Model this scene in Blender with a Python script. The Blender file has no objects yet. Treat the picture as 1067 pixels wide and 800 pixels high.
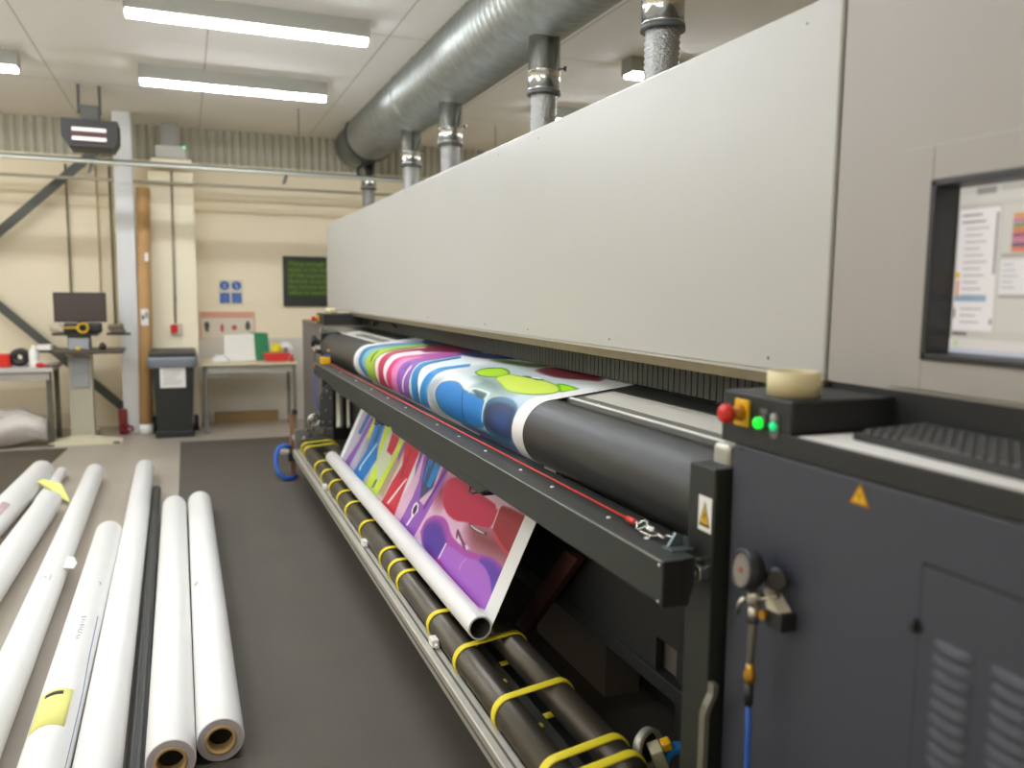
import bpy, bmesh, math, random
from mathutils import Vector, Matrix
random.seed(7)
SC = bpy.context.scene
COL = SC.collection
PI = math.pi

# ------------------------------------------------------------------ helpers
def lin(c):
    c = c / 255.0
    return c / 12.92 if c <= 0.04045 else ((c + 0.055) / 1.055) ** 2.4

def mat(name, rgb, rough=0.5, metal=0.0, var=0.0, vscale=8.0, bump=0.0, bscale=60.0, spec=0.5,
        emit=None, estr=0.0, coat=0.0, stretch=None, alpha=1.0, trans=0.0):
    m = bpy.data.materials.new(name); m.use_nodes = True
    nt = m.node_tree; b = nt.nodes['Principled BSDF']
    col = [lin(v) for v in rgb] + [1]
    b.inputs['Base Color'].default_value = col
    b.inputs['Roughness'].default_value = rough
    b.inputs['Metallic'].default_value = metal
    b.inputs['Specular IOR Level'].default_value = spec
    b.inputs['Coat Weight'].default_value = coat
    b.inputs['Transmission Weight'].default_value = trans
    b.inputs['Alpha'].default_value = alpha
    if emit:
        b.inputs['Emission Color'].default_value = [lin(v) for v in emit] + [1]
        b.inputs['Emission Strength'].default_value = estr
    if var or bump:
        tc = nt.nodes.new('ShaderNodeTexCoord'); mp = nt.nodes.new('ShaderNodeMapping')
        nt.links.new(tc.outputs['Object'], mp.inputs['Vector'])
        if stretch: mp.inputs['Scale'].default_value = stretch
    if var:
        n = nt.nodes.new('ShaderNodeTexNoise'); n.inputs['Scale'].default_value = vscale
        n.inputs['Detail'].default_value = 5
        nt.links.new(mp.outputs[0], n.inputs['Vector'])
        r = nt.nodes.new('ShaderNodeValToRGB')
        r.color_ramp.elements[0].position = 0.3; r.color_ramp.elements[1].position = 0.7
        r.color_ramp.elements[0].color = [v * (1 - var) for v in col[:3]] + [1]
        r.color_ramp.elements[1].color = [min(1, v * (1 + var)) for v in col[:3]] + [1]
        nt.links.new(n.outputs['Fac'], r.inputs['Fac'])
        nt.links.new(r.outputs['Color'], b.inputs['Base Color'])
    if bump:
        n2 = nt.nodes.new('ShaderNodeTexNoise'); n2.inputs['Scale'].default_value = bscale
        nt.links.new(mp.outputs[0], n2.inputs['Vector'])
        bp = nt.nodes.new('ShaderNodeBump'); bp.inputs['Strength'].default_value = bump
        bp.inputs['Distance'].default_value = 0.01
        nt.links.new(n2.outputs['Fac'], bp.inputs['Height'])
        nt.links.new(bp.outputs[0], b.inputs['Normal'])
    return m

class MB:
    """Collects shapes into one mesh; all coordinates are world coordinates."""
    def __init__(self): self.bm = bmesh.new(); self.m = 0; self.M = None
    def _fin(self, vs, fs, smooth=False):
        if self.M is not None:
            for v in vs: v.co = self.M @ v.co
        for f in fs: f.material_index = self.m; f.smooth = smooth
    def box(self, x0, x1, y0, y1, z0, z1, bev=0.0, seg=2, m=None):
        if m is not None: self.m = m
        old = set(self.bm.faces) if bev else None
        r = bmesh.ops.create_cube(self.bm, size=1)
        vs = r['verts']
        for v in vs:
            v.co = Vector((x0 + (v.co.x + .5) * (x1 - x0), y0 + (v.co.y + .5) * (y1 - y0), z0 + (v.co.z + .5) * (z1 - z0)))
        fs = list({f for v in vs for f in v.link_faces})
        if bev:
            es = list({e for v in vs for e in v.link_edges})
            bmesh.ops.bevel(self.bm, geom=es, offset=bev, segments=seg, affect='EDGES', profile=0.5)
            fs = [f for f in self.bm.faces if f not in old]
            vs = list({v for f in fs for v in f.verts})
        self._fin(vs, fs); return self
    def loft(self, rings, caps=True, closed=True, smooth=True, m=None):
        if m is not None: self.m = m
        R = [[self.bm.verts.new(p) for p in ring] for ring in rings]
        fs = []
        n = len(R[0])
        for a, b in zip(R, R[1:]):
            for k in range(n if closed else n - 1):
                try: fs.append(self.bm.faces.new((a[k], a[(k + 1) % n], b[(k + 1) % n], b[k])))
                except ValueError: pass
        self._fin([], fs, smooth)
        cf = []
        if caps and closed:
            cf.append(self.bm.faces.new(R[0][::-1])); cf.append(self.bm.faces.new(R[-1]))
            self._fin([], cf, False)
        if self.M is not None:
            for r in R:
                for v in r: v.co = self.M @ v.co
        return self
    def tube(self, pts, r, n=12, caps=True, smooth=True, m=None):
        """round tube through points; r a number or a list"""
        pts = [Vector(p) for p in pts]
        rs = r if isinstance(r, (list, tuple)) else [r] * len(pts)
        t0 = (pts[1] - pts[0]).normalized()
        up = Vector((0, 0, 1)) if abs(t0.z) < .9 else Vector((1, 0, 0))
        u = t0.cross(up).normalized(); rings = []
        for i, p in enumerate(pts):
            if i == 0: t = t0
            elif i == len(pts) - 1: t = pts[i] - pts[i - 1]
            else: t = (pts[i + 1] - pts[i]).normalized() + (pts[i] - pts[i - 1]).normalized()
            if t.length < 1e-9: t = t0
            t = t.normalized()
            u = (u - t * u.dot(t)).normalized(); w = t.cross(u)
            rings.append([p + (u * math.cos(2 * PI * k / n) + w * math.sin(2 * PI * k / n)) * rs[i] for k in range(n)])
        return self.loft(rings, caps, True, smooth, m)
    def lathe(self, prof, base, axis, n=32, caps=True, smooth=True, m=None):
        """prof: (radius, distance along axis)"""
        a = Vector(axis).normalized(); base = Vector(base)
        up = Vector((0, 0, 1)) if abs(a.z) < .9 else Vector((1, 0, 0))
        u = a.cross(up).normalized(); w = a.cross(u)
        rings = [[base + a * d + (u * math.cos(2 * PI * k / n) + w * math.sin(2 * PI * k / n)) * max(r, 1e-4) for k in range(n)] for r, d in prof]
        return self.loft(rings, caps, True, smooth, m)
    def prism(self, pts, d, m=None, smooth=False):
        """flat outline pts extruded by vector d"""
        if m is not None: self.m = m
        d = Vector(d)
        a = [self.bm.verts.new(Vector(p)) for p in pts]; b = [self.bm.verts.new(Vector(p) + d) for p in pts]
        fs = [self.bm.faces.new(a[::-1]), self.bm.faces.new(b)]
        n = len(a)
        for k in range(n): fs.append(self.bm.faces.new((a[k], a[(k + 1) % n], b[(k + 1) % n], b[k])))
        self._fin(a + b, fs, smooth); return self
    def build(self, name, mats, parent=None, **tags):
        if not isinstance(mats, (list, tuple)): mats = [mats]
        bmesh.ops.recalc_face_normals(self.bm, faces=self.bm.faces[:])
        vs = self.bm.verts
        if parent is not None: org = ORG[parent.name]
        else:
            xs = [v.co.x for v in vs]; ys = [v.co.y for v in vs]; zs = [v.co.z for v in vs]
            org = Vector(((min(xs) + max(xs)) / 2, (min(ys) + max(ys)) / 2, min(zs)))
        bmesh.ops.translate(self.bm, verts=vs[:], vec=-org)
        me = bpy.data.meshes.new(name); self.bm.to_mesh(me); self.bm.free()
        for mm in mats: me.materials.append(mm)
        o = bpy.data.objects.new(name, me); COL.objects.link(o)
        ORG[o.name] = org
        if parent is not None: o.parent = parent
        else: o.location = org
        for k, v in tags.items(): o[k] = v
        return o

ORG = {}
def thing(name, label, cat, loc, group=None):
    o = bpy.data.objects.new(name, None); COL.objects.link(o)
    o.empty_display_size = 0.1
    o.location = loc; ORG[o.name] = Vector(loc); o['label'] = label; o['category'] = cat
    if group: o['group'] = group
    return o
def solo(mb, name, mats, label, cat, group=None):
    o = mb.build(name, mats); o['label'] = label; o['category'] = cat
    if group: o['group'] = group
    return o
def struct(mb, name, mats, parent=None):
    o = mb.build(name, mats, parent)
    if parent is None: o['kind'] = 'structure'
    return o
def dup(root, delta, label, group=None):
    r = root.copy(); COL.objects.link(r); r.location = root.location + Vector(delta); r['label'] = label
    if group: r['group'] = group
    for ch in list(root.children):
        c = ch.copy(); COL.objects.link(c); c.parent = r
        for g in list(ch.children):
            d = g.copy(); COL.objects.link(d); d.parent = c
    return r
def text(body, size, loc, rot, m, name, parent, ext=0.0005):
    cu = bpy.data.curves.new(name, 'FONT'); cu.body = body; cu.size = size; cu.extrude = ext
    cu.space_line = 1.0
    cu.materials.append(m)
    cu.space_line = .907
    tmp = bpy.data.objects.new(name, cu); COL.objects.link(tmp)
    bpy.context.view_layer.update()
    me = bpy.data.meshes.new_from_object(tmp.evaluated_get(bpy.context.evaluated_depsgraph_get()))
    bpy.data.objects.remove(tmp); me.name = name
    o = bpy.data.objects.new(name, me); COL.objects.link(o)
    o.rotation_euler = rot
    o.parent = parent; o.location = Vector(loc) - ORG[parent.name]
    return o
def arc(cx, cy, r, a0, a1, n): return [(cx + r * math.cos(a0 + (a1 - a0) * k / n), cy + r * math.sin(a0 + (a1 - a0) * k / n)) for k in range(n + 1)]
LAMP = 46.5
SCR = 0.78
EXPO = 0.0
# ------------------------------------------------------------------ materials
def M_(*a, **k): return mat(*a, **k)
white_metal = M_('white_enamel', (222, 220, 214), .4)
ceil_m = M_('ceiling_tile', (226, 222, 214), .9, bump=.1, bscale=200)
wall_m = M_('cream_painted_brick', (244, 231, 202), .8, var=.012, vscale=.6)
pier_m = M_('cream_painted_pier', (250, 240, 212), .75)
clad_m = M_('grey_wall_cladding', (182, 178, 160), .6)
floor_m = M_('worn_vinyl_floor', (170, 160, 146), .42, var=.09, vscale=1.6, bump=.03, bscale=30)
mat_m = M_('dark_rubber_mat', (84, 78, 70), .75, var=.06, vscale=3.0, bump=.25, bscale=160)
mat2_m = M_('brown_rubber_mat', (82, 74, 60), .75, var=.08, vscale=3.0, bump=.25, bscale=160)
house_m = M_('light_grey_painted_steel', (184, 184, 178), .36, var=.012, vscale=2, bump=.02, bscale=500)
house_shaded_m = M_('light_grey_steel_shaded_console', (163, 158, 151), .45, var=.012, vscale=2)  # housing paint darkened, so the console's dimmer light is in its colour
trim_dark = M_('panel_gap_dark', (60, 60, 60), .6)
slate_m = M_('slate_grey_powder_coat', (59, 62, 73), .5, bump=.05, bscale=700)
slate_far_m = slate_m
black_m = M_('black_powder_coat', (32, 33, 32), .5)
olive_m = M_('charcoal_steel', (37, 40, 35), .52, var=.04, vscale=5)
rubber_m = M_('black_rubber_roller', (46, 47, 45), .4, bump=.04, bscale=400, var=.08, vscale=10)
steel_m = M_('bright_steel', (196, 194, 188), .25, 1.0)
satin_m = M_('satin_aluminium', (192, 188, 176), .5, .6, var=.05, vscale=20)
galv_m = M_('galvanised_duct', (162, 166, 162), .46, .85, var=.12, vscale=12)
galv_bright = M_('bright_galvanised_pipe', (205, 206, 204), .2, 1.0)
flex_m = M_('crinkled_foil_hose', (170, 170, 168), .35, .8, bump=1.0, bscale=90)
darkroll_m = M_('dark_anodised_tube', (92, 87, 78), .33, .55, var=.05, vscale=6)
yellow_m = M_('yellow_strap', (232, 214, 42), .55)
vinyl_m = M_('white_vinyl_roll', (240, 239, 236), .38, var=.01, vscale=5)
lilac_m = M_('vinyl_roll_edge', (190, 182, 188), .7, var=.06, vscale=60, stretch=(1, .1, 1))
card_m = M_('cardboard_core', (190, 160, 110), .8, var=.08, vscale=20)
hole_m = M_('dark_hollow', (26, 26, 22), .9)  # near-black: painted shade inside bores, and the dark door joint
black_pl = M_('black_plastic', (34, 35, 36), .4)
red_m = M_('red_plastic', (205, 40, 30), .35)
redwire_m = M_('red_coated_wire', (225, 60, 38), .4)
yel_pl = M_('yellow_plastic', (228, 178, 12), .4)
brass_m = M_('brass', (196, 148, 60), .3, .9)
blue_hose_m = M_('blue_air_hose', (34, 92, 190), .35)
glow_g = M_('green_lit_lens', (20, 220, 50), .3, emit=(10, 235, 50), estr=1.1)
glow_g2 = M_('teal_lit_lens', (20, 200, 120), .3, emit=(10, 205, 120), estr=.8)
tape_m = M_('masking_tape_cream', (214, 202, 160), .7, bump=.05, bscale=300)
paper_m = M_('white_paper', (232, 230, 226), .7)
brassrail_m = M_('weathered_gold_edge_strip', (118, 108, 84), .4, .3, var=.1, vscale=14)
brush_m = M_('charcoal_curtain', (66, 68, 64), .6)
lamp_body = M_('light_fitting_body', (170, 170, 160), .5)
lamp_glow = M_('fluorescent_tube', (255, 255, 250), .4, emit=(240, 246, 254), estr=LAMP)
iron_m = M_('dark_painted_steel', (78, 80, 72), .5)
oak_m = M_('dark_brown_worktop', (78, 68, 54), .5, var=.1)
beige_m = M_('beige_column_enamel', (176, 170, 150), .5)
beige2_m = M_('pale_beige_enamel', (214, 206, 178), .5)
blue_sign = M_('safety_blue', (42, 88, 172), .5)
white_pl = M_('white_plastic', (235, 234, 228), .45)
red_sign = M_('faded_red_print', (214, 130, 110), .6)
green_m = M_('green_card', (28, 120, 70), .6)
board_m = M_('dark_display_board', (44, 47, 42), .5)
boardg_m = M_('olive_green_print', (56, 74, 26), .6)
textg_m = M_('green_lettering', (112, 146, 44), .6)
dark_ink = M_('dark_ink', (48, 48, 44), .7)
pink_ink = M_('pink_ink', (206, 178, 184), .7)
yell_paper = M_('yellow_paper', (238, 236, 140), .7)
maroon_m = M_('maroon_steel', (66, 38, 36), .5)
brown_post = M_('brown_wooden_post', (140, 102, 72), .7, var=.1)
grille_m = M_('grey_plastic', (120, 120, 116), .5)
tawny_m = M_('brown_board', (150, 122, 80), .8, var=.08)

# brick-like coursing on the painted walls, ribs on the upper cladding
def add_brick(m):
    nt = m.node_tree; b = nt.nodes['Principled BSDF']
    tc = nt.nodes.new('ShaderNodeTexCoord'); sp = nt.nodes.new('ShaderNodeSeparateXYZ'); cb = nt.nodes.new('ShaderNodeCombineXYZ')
    nt.links.new(tc.outputs['Object'], sp.inputs[0])
    ad = nt.nodes.new('ShaderNodeMath'); ad.operation = 'ADD'
    nt.links.new(sp.outputs['X'], ad.inputs[0]); nt.links.new(sp.outputs['Y'], ad.inputs[1])
    nt.links.new(ad.outputs[0], cb.inputs['X']); nt.links.new(sp.outputs['Z'], cb.inputs['Y'])
    br = nt.nodes.new('ShaderNodeTexBrick'); br.inputs['Scale'].default_value = 1.0
    br.inputs['Brick Width'].default_value = .225; br.inputs['Row Height'].default_value = .075
    br.inputs['Mortar Size'].default_value = .006; br.inputs['Mortar Smooth'].default_value = .4
    nt.links.new(cb.outputs[0], br.inputs['Vector'])
    bp = nt.nodes.new('ShaderNodeBump'); bp.invert = True; bp.inputs['Strength'].default_value = .35; bp.inputs['Distance'].default_value = .004
    nt.links.new(br.outputs['Fac'], bp.inputs['Height']); nt.links.new(bp.outputs[0], b.inputs['Normal'])
add_brick(wall_m); add_brick(pier_m)
# suspended-ceiling joints: thin darker lines with a soft bump
def add_tiles(m):
    nt = m.node_tree; b = nt.nodes['Principled BSDF']
    tc = nt.nodes.new('ShaderNodeTexCoord')
    br = nt.nodes.new('ShaderNodeTexBrick'); br.offset = 0.0; br.inputs['Scale'].default_value = 1.0
    br.inputs['Brick Width'].default_value = 1.2; br.inputs['Row Height'].default_value = 2.4
    br.inputs['Mortar Size'].default_value = .008; br.inputs['Mortar Smooth'].default_value = .2
    br.inputs['Color1'].default_value = [lin(248), lin(245), lin(238), 1]; br.inputs['Color2'].default_value = [lin(246), lin(243), lin(236), 1]
    br.inputs['Mortar'].default_value = [lin(212), lin(206), lin(196), 1]
    nt.links.new(tc.outputs['Object'], br.inputs['Vector']); nt.links.new(br.outputs['Color'], b.inputs['Base Color'])
add_tiles(ceil_m)

# ------------------------------------------------------------------ room shell
ZC = 3.35
struct(MB().box(-5.2, 5.6, -3.2, 10.3, -.1, 0), 'floor', floor_m)
struct(MB().box(-5.2, 1.75, -3.2, 10.3, ZC, ZC + .1).box(2.5, 5.6, -3.2, 10.3, ZC, ZC + .1).box(1.65, 2.95, -3.2, 10.3, ZC + .45, ZC + .55).box(1.74, 1.75, -3.2, 10.3, ZC, ZC + .5).box(2.5, 2.51, -3.2, 10.3, ZC, ZC + .5), 'ceiling', ceil_m)
w = MB().box(-5.2, 5.6, 10.1, 10.3, 0, 2.92)
struct(w, 'wall_back', wall_m)
w = MB()
x = -5.2
while x < 5.6:      # ribbed cladding, one trapezoid rib every 9 cm
    w.prism([(x, 10.16, 2.92), (x + .03, 10.13, 2.92), (x + .06, 10.13, 2.92), (x + .09, 10.16, 2.92), (x + .09, 10.3, 2.92), (x, 10.3, 2.92)], (0, 0, .9))
    x += .09
struct(w, 'wall_upper_cladding', clad_m)
struct(MB().box(-5.3, -5.2, -3.2, 10.3, 0, ZC), 'wall_left', wall_m)
struct(MB().box(5.6, 5.7, -3.2, 10.3, 0, ZC), 'wall_right', wall_m)
struct(MB().box(-5.2, 5.6, -3.3, -3.2, 0, ZC), 'wall_front', wall_m)
struct(MB().box(-5.2, 5.6, 10.06, 10.14, 2.90, 2.955, .004), 'trim_1', pier_m)            # capping between brick and cladding
struct(MB().box(-5.2, -.345, 10.075, 10.1, 2.43, 2.47).box(.12, 5.6, 10.06, 10.1, 2.43, 2.475), 'trim_2', wall_m)   # ledge line
struct(MB().box(1.71, 1.752, -3.2, 10.1, ZC - .012, ZC, .003), 'trim_4', white_metal)
struct(MB().box(-.345, .115, 9.72, 10.1, 0, 2.80, .006), 'wall_pier', pier_m)
struct(MB().box(-.09, 1.35, 10.085, 10.1, 0, .98, .003), 'wall_white_panelling', M_('white_wall_board', (214, 208, 196), .6))

solo(MB().box(-.096, 2.6, .2, 8.83, 0, .006, .002), 'floor_mat', mat_m, 'long dark grey rubber mat running along the printer', 'floor mat', 'rubber floor mats')
solo(MB().prism([(-1.11, 8.83, 0), (-3.6, 8.83, 0), (-3.6, 4.6, 0), (-1.36, 4.6, 0), (-1.25, 6.5, 0)], (0, 0, .006)), 'floor_mat', mat2_m,
     'dark brown rubber mat at the left behind the white rolls', 'floor mat', 'rubber floor mats')

# ------------------------------------------------------------------ light fittings
def fitting(cx, cy, label):
    t = thing('ceiling_light', label, 'ceiling light', (cx, cy, ZC), 'fluorescent battens on the ceiling')
    L = .74
    MB().prism([(cx - L, cy - .06, ZC), (cx - L, cy + .06, ZC), (cx - L, cy + .08, 3.235), (cx - L, cy - .08, 3.235)], (2 * L, 0, 0)).box(cx - L - .01, cx - L, cy - .08, cy + .08, 3.225, ZC, .002).box(cx + L, cx + L + .01, cy - .08, cy + .08, 3.225, ZC, .002).build('body', lamp_body, t)
    a = [(cx - L, cy + .05 * math.cos(q), 3.234 - .038 * math.sin(q)) for q in [PI * k / 10 for k in range(11)]]
    MB().prism(a, (2 * L, 0, 0)).build('lamp_tube', lamp_glow, t)
    return t
f0 = fitting(.45, 5.74, 'long fluorescent batten on the ceiling, nearest in view')
LAB = {(1, 0): 'fluorescent batten on the ceiling, second from the camera, above the aisle',
       (1, 1): 'ceiling batten partly cut off by the left edge of the photo',
       (0, 3): 'bright ceiling batten seen between the duct and the grey housing'}
cols = [.45, -1.9, 3.95, -4.3]
rows = [5.74, 7.53, 3.95, 2.15, .35, -1.45]
for i, cy in enumerate(rows):
    for j, cx in enumerate(cols):
        if i == 0 and j == 0: continue
        if i == 4 or (i == 5 and j in (0, 2)) or (j == 2 and i in (2, 3)): continue
        if (i, j) == (1, 0): lb = LAB[(1, 0)]
        elif (i, j) == (1, 1): lb = LAB[(1, 1)]
        elif (i, j) == (0, 2): lb = LAB[(0, 3)]
        else: lb = 'fluorescent ceiling batten outside the picture'
        dup(f0, (cx - .45, cy - 5.74, 0), lb)

# ------------------------------------------------------------------ the printer
PR = thing('large_format_printer', 'huge grey wide-format roll printer with slate end cabinets filling the right side', 'printer', (1.6, 4.0, 0))
# upper housing (far long panel) and near console panel
hs = MB().box(1.3, 2.25, 1.412, 8.235, 1.372, 2.19, .006)
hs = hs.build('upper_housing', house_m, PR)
for y in (1.6, 2.4, 3.1, 3.62, 4.6, 5.6, 6.9): MB().lathe([(.004, 0), (.004, .002), (.0025, .003)], (1.3005, y, 1.40), (-1, 0, 0), 10).build('screw_head', grille_m, hs)
for y in (1.52, 3.02, 3.46, 5.1): MB().lathe([(.003, 0), (.003, .002)], (1.3005, y, 2.15), (-1, 0, 0), 10).build('screw_head', grille_m, hs)
MB().box(1.31, 2.25, 1.398, 1.414, 1.372, 2.19).build('panel_seam', trim_dark, hs)
cn = MB()
yl, yr, zb, zt = 1.152, .62, 1.433, 1.765
cn.box(1.3, 2.25, yl, 1.399, 1.366, 2.19).box(1.3, 2.25, -.7, yr, 1.366, 2.19).box(1.3, 2.25, yr, yl, 1.366, zb).box(1.3, 2.25, yr, yl, zt, 2.19)
cn.box(1.36, 1.5, yr, yl, zb, zt)
cn = cn.build('console_panel', house_shaded_m, PR)
sur = MB()
xo = 1.292
sur.box(xo, 1.3, yl, 1.222, 1.374, 1.83, .002).box(xo, 1.3, yr, yl, zt, 1.83, .002).box(xo, 1.3, yr, yl, 1.374, zb, .002).box(xo, 1.3, .55, yr, 1.374, 1.83, .002)
sur.build('monitor_surround', house_shaded_m, cn)
fr = MB()
fr.box(1.288, 1.36, yl - .012, yl + .001, zb, zt, .002).box(1.288, 1.36, yr, yr + .012, zb, zt, .002).box(1.288, 1.36, yr, yl, zb - .001, zb + .012, .002).box(1.288, 1.36, yr, yl, zt - .012, zt + .001, .002)
MON = thing('monitor', 'black framed flat monitor set into the grey console showing a light software window', 'monitor', (1.33, .886, 1.4))
MON.name = 'monitor'
fr.build('frame', black_pl, MON)
# the lit screen, all as one flat display
SY0, SY1, SZ0, SZ1 = 1.137, .64, 1.447, 1.752
scol = {}
def sm(rgb, s=1.0):
    k = (rgb, s)
    if k not in scol: scol[k] = M_('screen_colour', (10, 10, 10), .3, emit=rgb, estr=s * SCR)
    return scol[k]
smats = []; sb = MB(); layer = [0]
def srect(u0, v0, u1, v1, rgb):
    """u: metres from the screen's left edge, v: metres down from its top"""
    mm = sm(rgb)
    if mm not in smats: smats.append(mm)
    layer[0] += 1; x = 1.346 - .00004 * layer[0]
    sb.m = smats.index(mm)
    vs = [sb.bm.verts.new((x, SY0 - u, SZ1 - v)) for u, v in ((u0, v0), (u1, v0), (u1, v1), (u0, v1))]
    f = sb.bm.faces.new(vs); f.material_index = sb.m
srect(0, 0, .497, .305, (206, 200, 188))
srect(.0, .012, .497, .03, (214, 210, 198)); srect(.035, .004, .075, .016, (150, 148, 142)); srect(.085, .003, .25, .013, (190, 186, 178))
srect(.004, .036, .085, .262, (240, 232, 228))
srect(.004, .036, .085, .040, (190, 184, 172))
for k in range(17):
    v = .05 + k * .0122
    if k == 13: continue
    srect(.009 if k < 2 else .018, v, .03 + (.02 * ((k * 7) % 5) / 5) + .02, v + .0035, (196, 186, 184) if k > 1 else (150, 145, 142))
srect(.004, .198, .070, .209, (150, 172, 190))
srect(.003, .155, .012, .166, (226, 190, 30)); srect(.006, .17, .012, .20, (232, 150, 110)); srect(.004, .222, .008, .24, (120, 120, 116))
srect(.079, .05, .084, .16, (150, 146, 140)); srect(.079, .24, .084, .25, (140, 136, 130))
srect(.004, .266, .036, .272, (110, 110, 108)); srect(.04, .266, .07, .272, (200, 192, 184))
srect(0, .278, .497, .296, (224, 216, 208)); srect(.008, .281, .02, .293, (196, 216, 170)); srect(0, .297, .497, .305, (196, 200, 214))
srect(.092, .04, .42, .262, (214, 208, 196)); srect(.094, .135, .15, .195, (236, 230, 226)); srect(.094, .125, .15, .13, (160, 156, 150)); srect(.094, .197, .15, .202, (160, 156, 150))
for k, c in enumerate([(226, 150, 60), (206, 120, 150), (120, 150, 90), (220, 120, 40), (170, 60, 110), (200, 120, 140), (120, 60, 100), (230, 120, 70)]):
    srect(.112, .055 + k * .0085, .14, .0625 + k * .0085, c)
for k in range(5): srect(.098, .142 + k * .01, .12 + .004 * (k % 3), .145 + k * .01, (190, 186, 184))
sb.box(1.3462, 1.352, SY1, SY0, SZ0, SZ1, m=0)
sb.build('screen', smats, MON)

# gold-coloured strip and slatted curtain below the housing
MB().box(1.29, 1.32, 1.40, 6.9, 1.340, 1.366, .002).build('edge_strip', brassrail_m, PR)
MB().box(1.288, 1.302, 1.40, 6.9, 1.3665, 1.3725).build('thin_edge_strip', satin_m, PR, label='bright thin metal strip')  # thin satin metal strip just above the gold one
cu = MB().box(1.43, 1.47, 1.45, 6.87, 1.246, 1.372)
y = 1.46
while y < 6.86:
    cu.box(1.4215, 1.431, y, y + .026, 1.243, 1.37, m=0); y += .032
cu.build('slat_curtain', brush_m, PR)
MB().box(1.5, 2.2, 1.43, 6.87, 1.15, 1.372).build('inner_body', black_m, PR)

# platen behind the drum: rises gently to the back
def zpl(x): return 1.082 + .113 * math.cos(math.atan(.13)) + .13 * (x - (1.135 - .113 * math.sin(math.atan(.13))))
def slab(x0, x1, y0, y1, dz, th, m, name, **k):
    z0, z1 = zpl(x0) + dz, zpl(x1) + dz
    return MB().prism([(x0, y0, z0), (x1, y0, z1), (x1, y0, z1 - th), (x0, y0, z0 - th)], (0, y1 - y0, 0)).build(name, m, PR, **k)
slab(1.185, 1.50, 1.5, 6.87, -.0055, .03, M_('platen_grey', (112, 110, 102), .45), 'platen')
slab(1.19, 1.2, 1.5, 6.87, -.003, .01, white_pl, 'platen_front_strip')
slab(1.235, 1.345, 1.43, 2.44, -.004, .006, M_('white_platen_sheet', (196, 192, 180), .5), 'platen_sheet')
slab(1.215, 1.33, 5.45, 6.8, -.004, .006, M_('white_platen_sheet', (206, 202, 190), .5), 'platen_sheet')
slab(1.23, 1.25, 5.45, 6.45, -.002, .004, black_m, 'platen_slot'); slab(1.265, 1.28, 5.45, 6.4, -.002, .004, black_m, 'platen_slot')
slab(1.345, 1.43, 1.43, 6.87, -.001, .02, olive_m, 'carriage_rail_cover')
for y in (1.62, 1.85, 2.1, 2.3): MB().lathe([(.004, 0), (.003, .0015)], (1.215, y, zpl(1.215) - .005), (0, 0, 1), 8).build('platen_screw', steel_m, PR)
# end cap of the platen by the near pillar
MB().box(1.07, 1.2, 1.43, 1.49, 1.15, 1.229, .012, 3).build('platen_end_cap', M_('pale_metal_cap', (190, 188, 176), .35, .4), PR)

# drum
MB().lathe([(.03, -.02), (.111, -.02), (.112, -.012), (.112, 5.32), (.111, 5.33), (.03, 5.33)], (1.135, 1.52, 1.082), (0, 1, 0), 96).build('drum', rubber_m, PR)
MB().tube([(1.175, 1.5, .925), (1.175, 6.87, .925)], .014, 20).build('idler_roller', steel_m, PR)

# front beam with trip-wire on top
bm_ = MB().prism([(.892, 1.40, .914), (.892, 1.40, 1.001), (.897, 1.40, 1.0035), (.975, 1.40, 1.0035), (.975, 1.40, .95), (.96, 1.40, .90), (.897, 1.40, .908)], (0, 4.9, 0))
bm_ = bm_.build('front_beam', olive_m, PR)
MB().box(.8912, .893, 1.40, 6.3, 1.0022, 1.0042).build('beam_edge', M_('pale_edge_line', (165, 165, 158), .4), bm_)  # thin paler strip along the beam's top front edge
MB().box(.891, .945, 1.392, 1.401, .905, 1.005, .003).build('end_plate', black_m, bm_)
MB().box(.976, 1.045, 1.51, 6.3, .955, .9955).build('rear_ledge', black_m, bm_)
for (x, z) in ((.8915, .995), (.8915, .918)): MB().lathe([(.0045, 0), (.0035, .003)], (x, 1.405, z), (-1, 0, 0), 10).build('end_screw', steel_m, bm_)
for y in (1.55, 1.73, 2.065, 2.30, 2.62, 2.92, 3.21, 3.73, 4.1, 4.5, 4.95, 5.5): MB().lathe([(.0058, 0), (.0058, .002), (.003, .004)], (.947, y, 1.003), (0, 0, 1), 12).build('beam_bolt', M_('bright_bolt', (235, 235, 230), .4), bm_)
MB().prism([(.89, 2.44, .915), (.89, 3.82, .915), (.89, 3.76, .885), (.89, 2.52, .885)], (.05, 0, 0)).build('beam_under_rail', olive_m, bm_)
MB().prism([(.89, 3.78, .915), (.89, 5.6, .915), (.89, 5.5, .895), (.89, 3.86, .895)], (.05, 0, 0)).build('beam_under_rail', olive_m, bm_)
for (y0, y1) in ((2.52, 2.66), (4.05, 4.2)):
    MB().box(.90, .96, y0, y1, .872, .905, .004).tube([(.90, y0 + .02, .885), (.885, y0 + .05, .872), (.885, y0 + .09, .868), (.90, y0 + .12, .88)], .004, 8).build('sensor_box', black_m, bm_)

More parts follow.
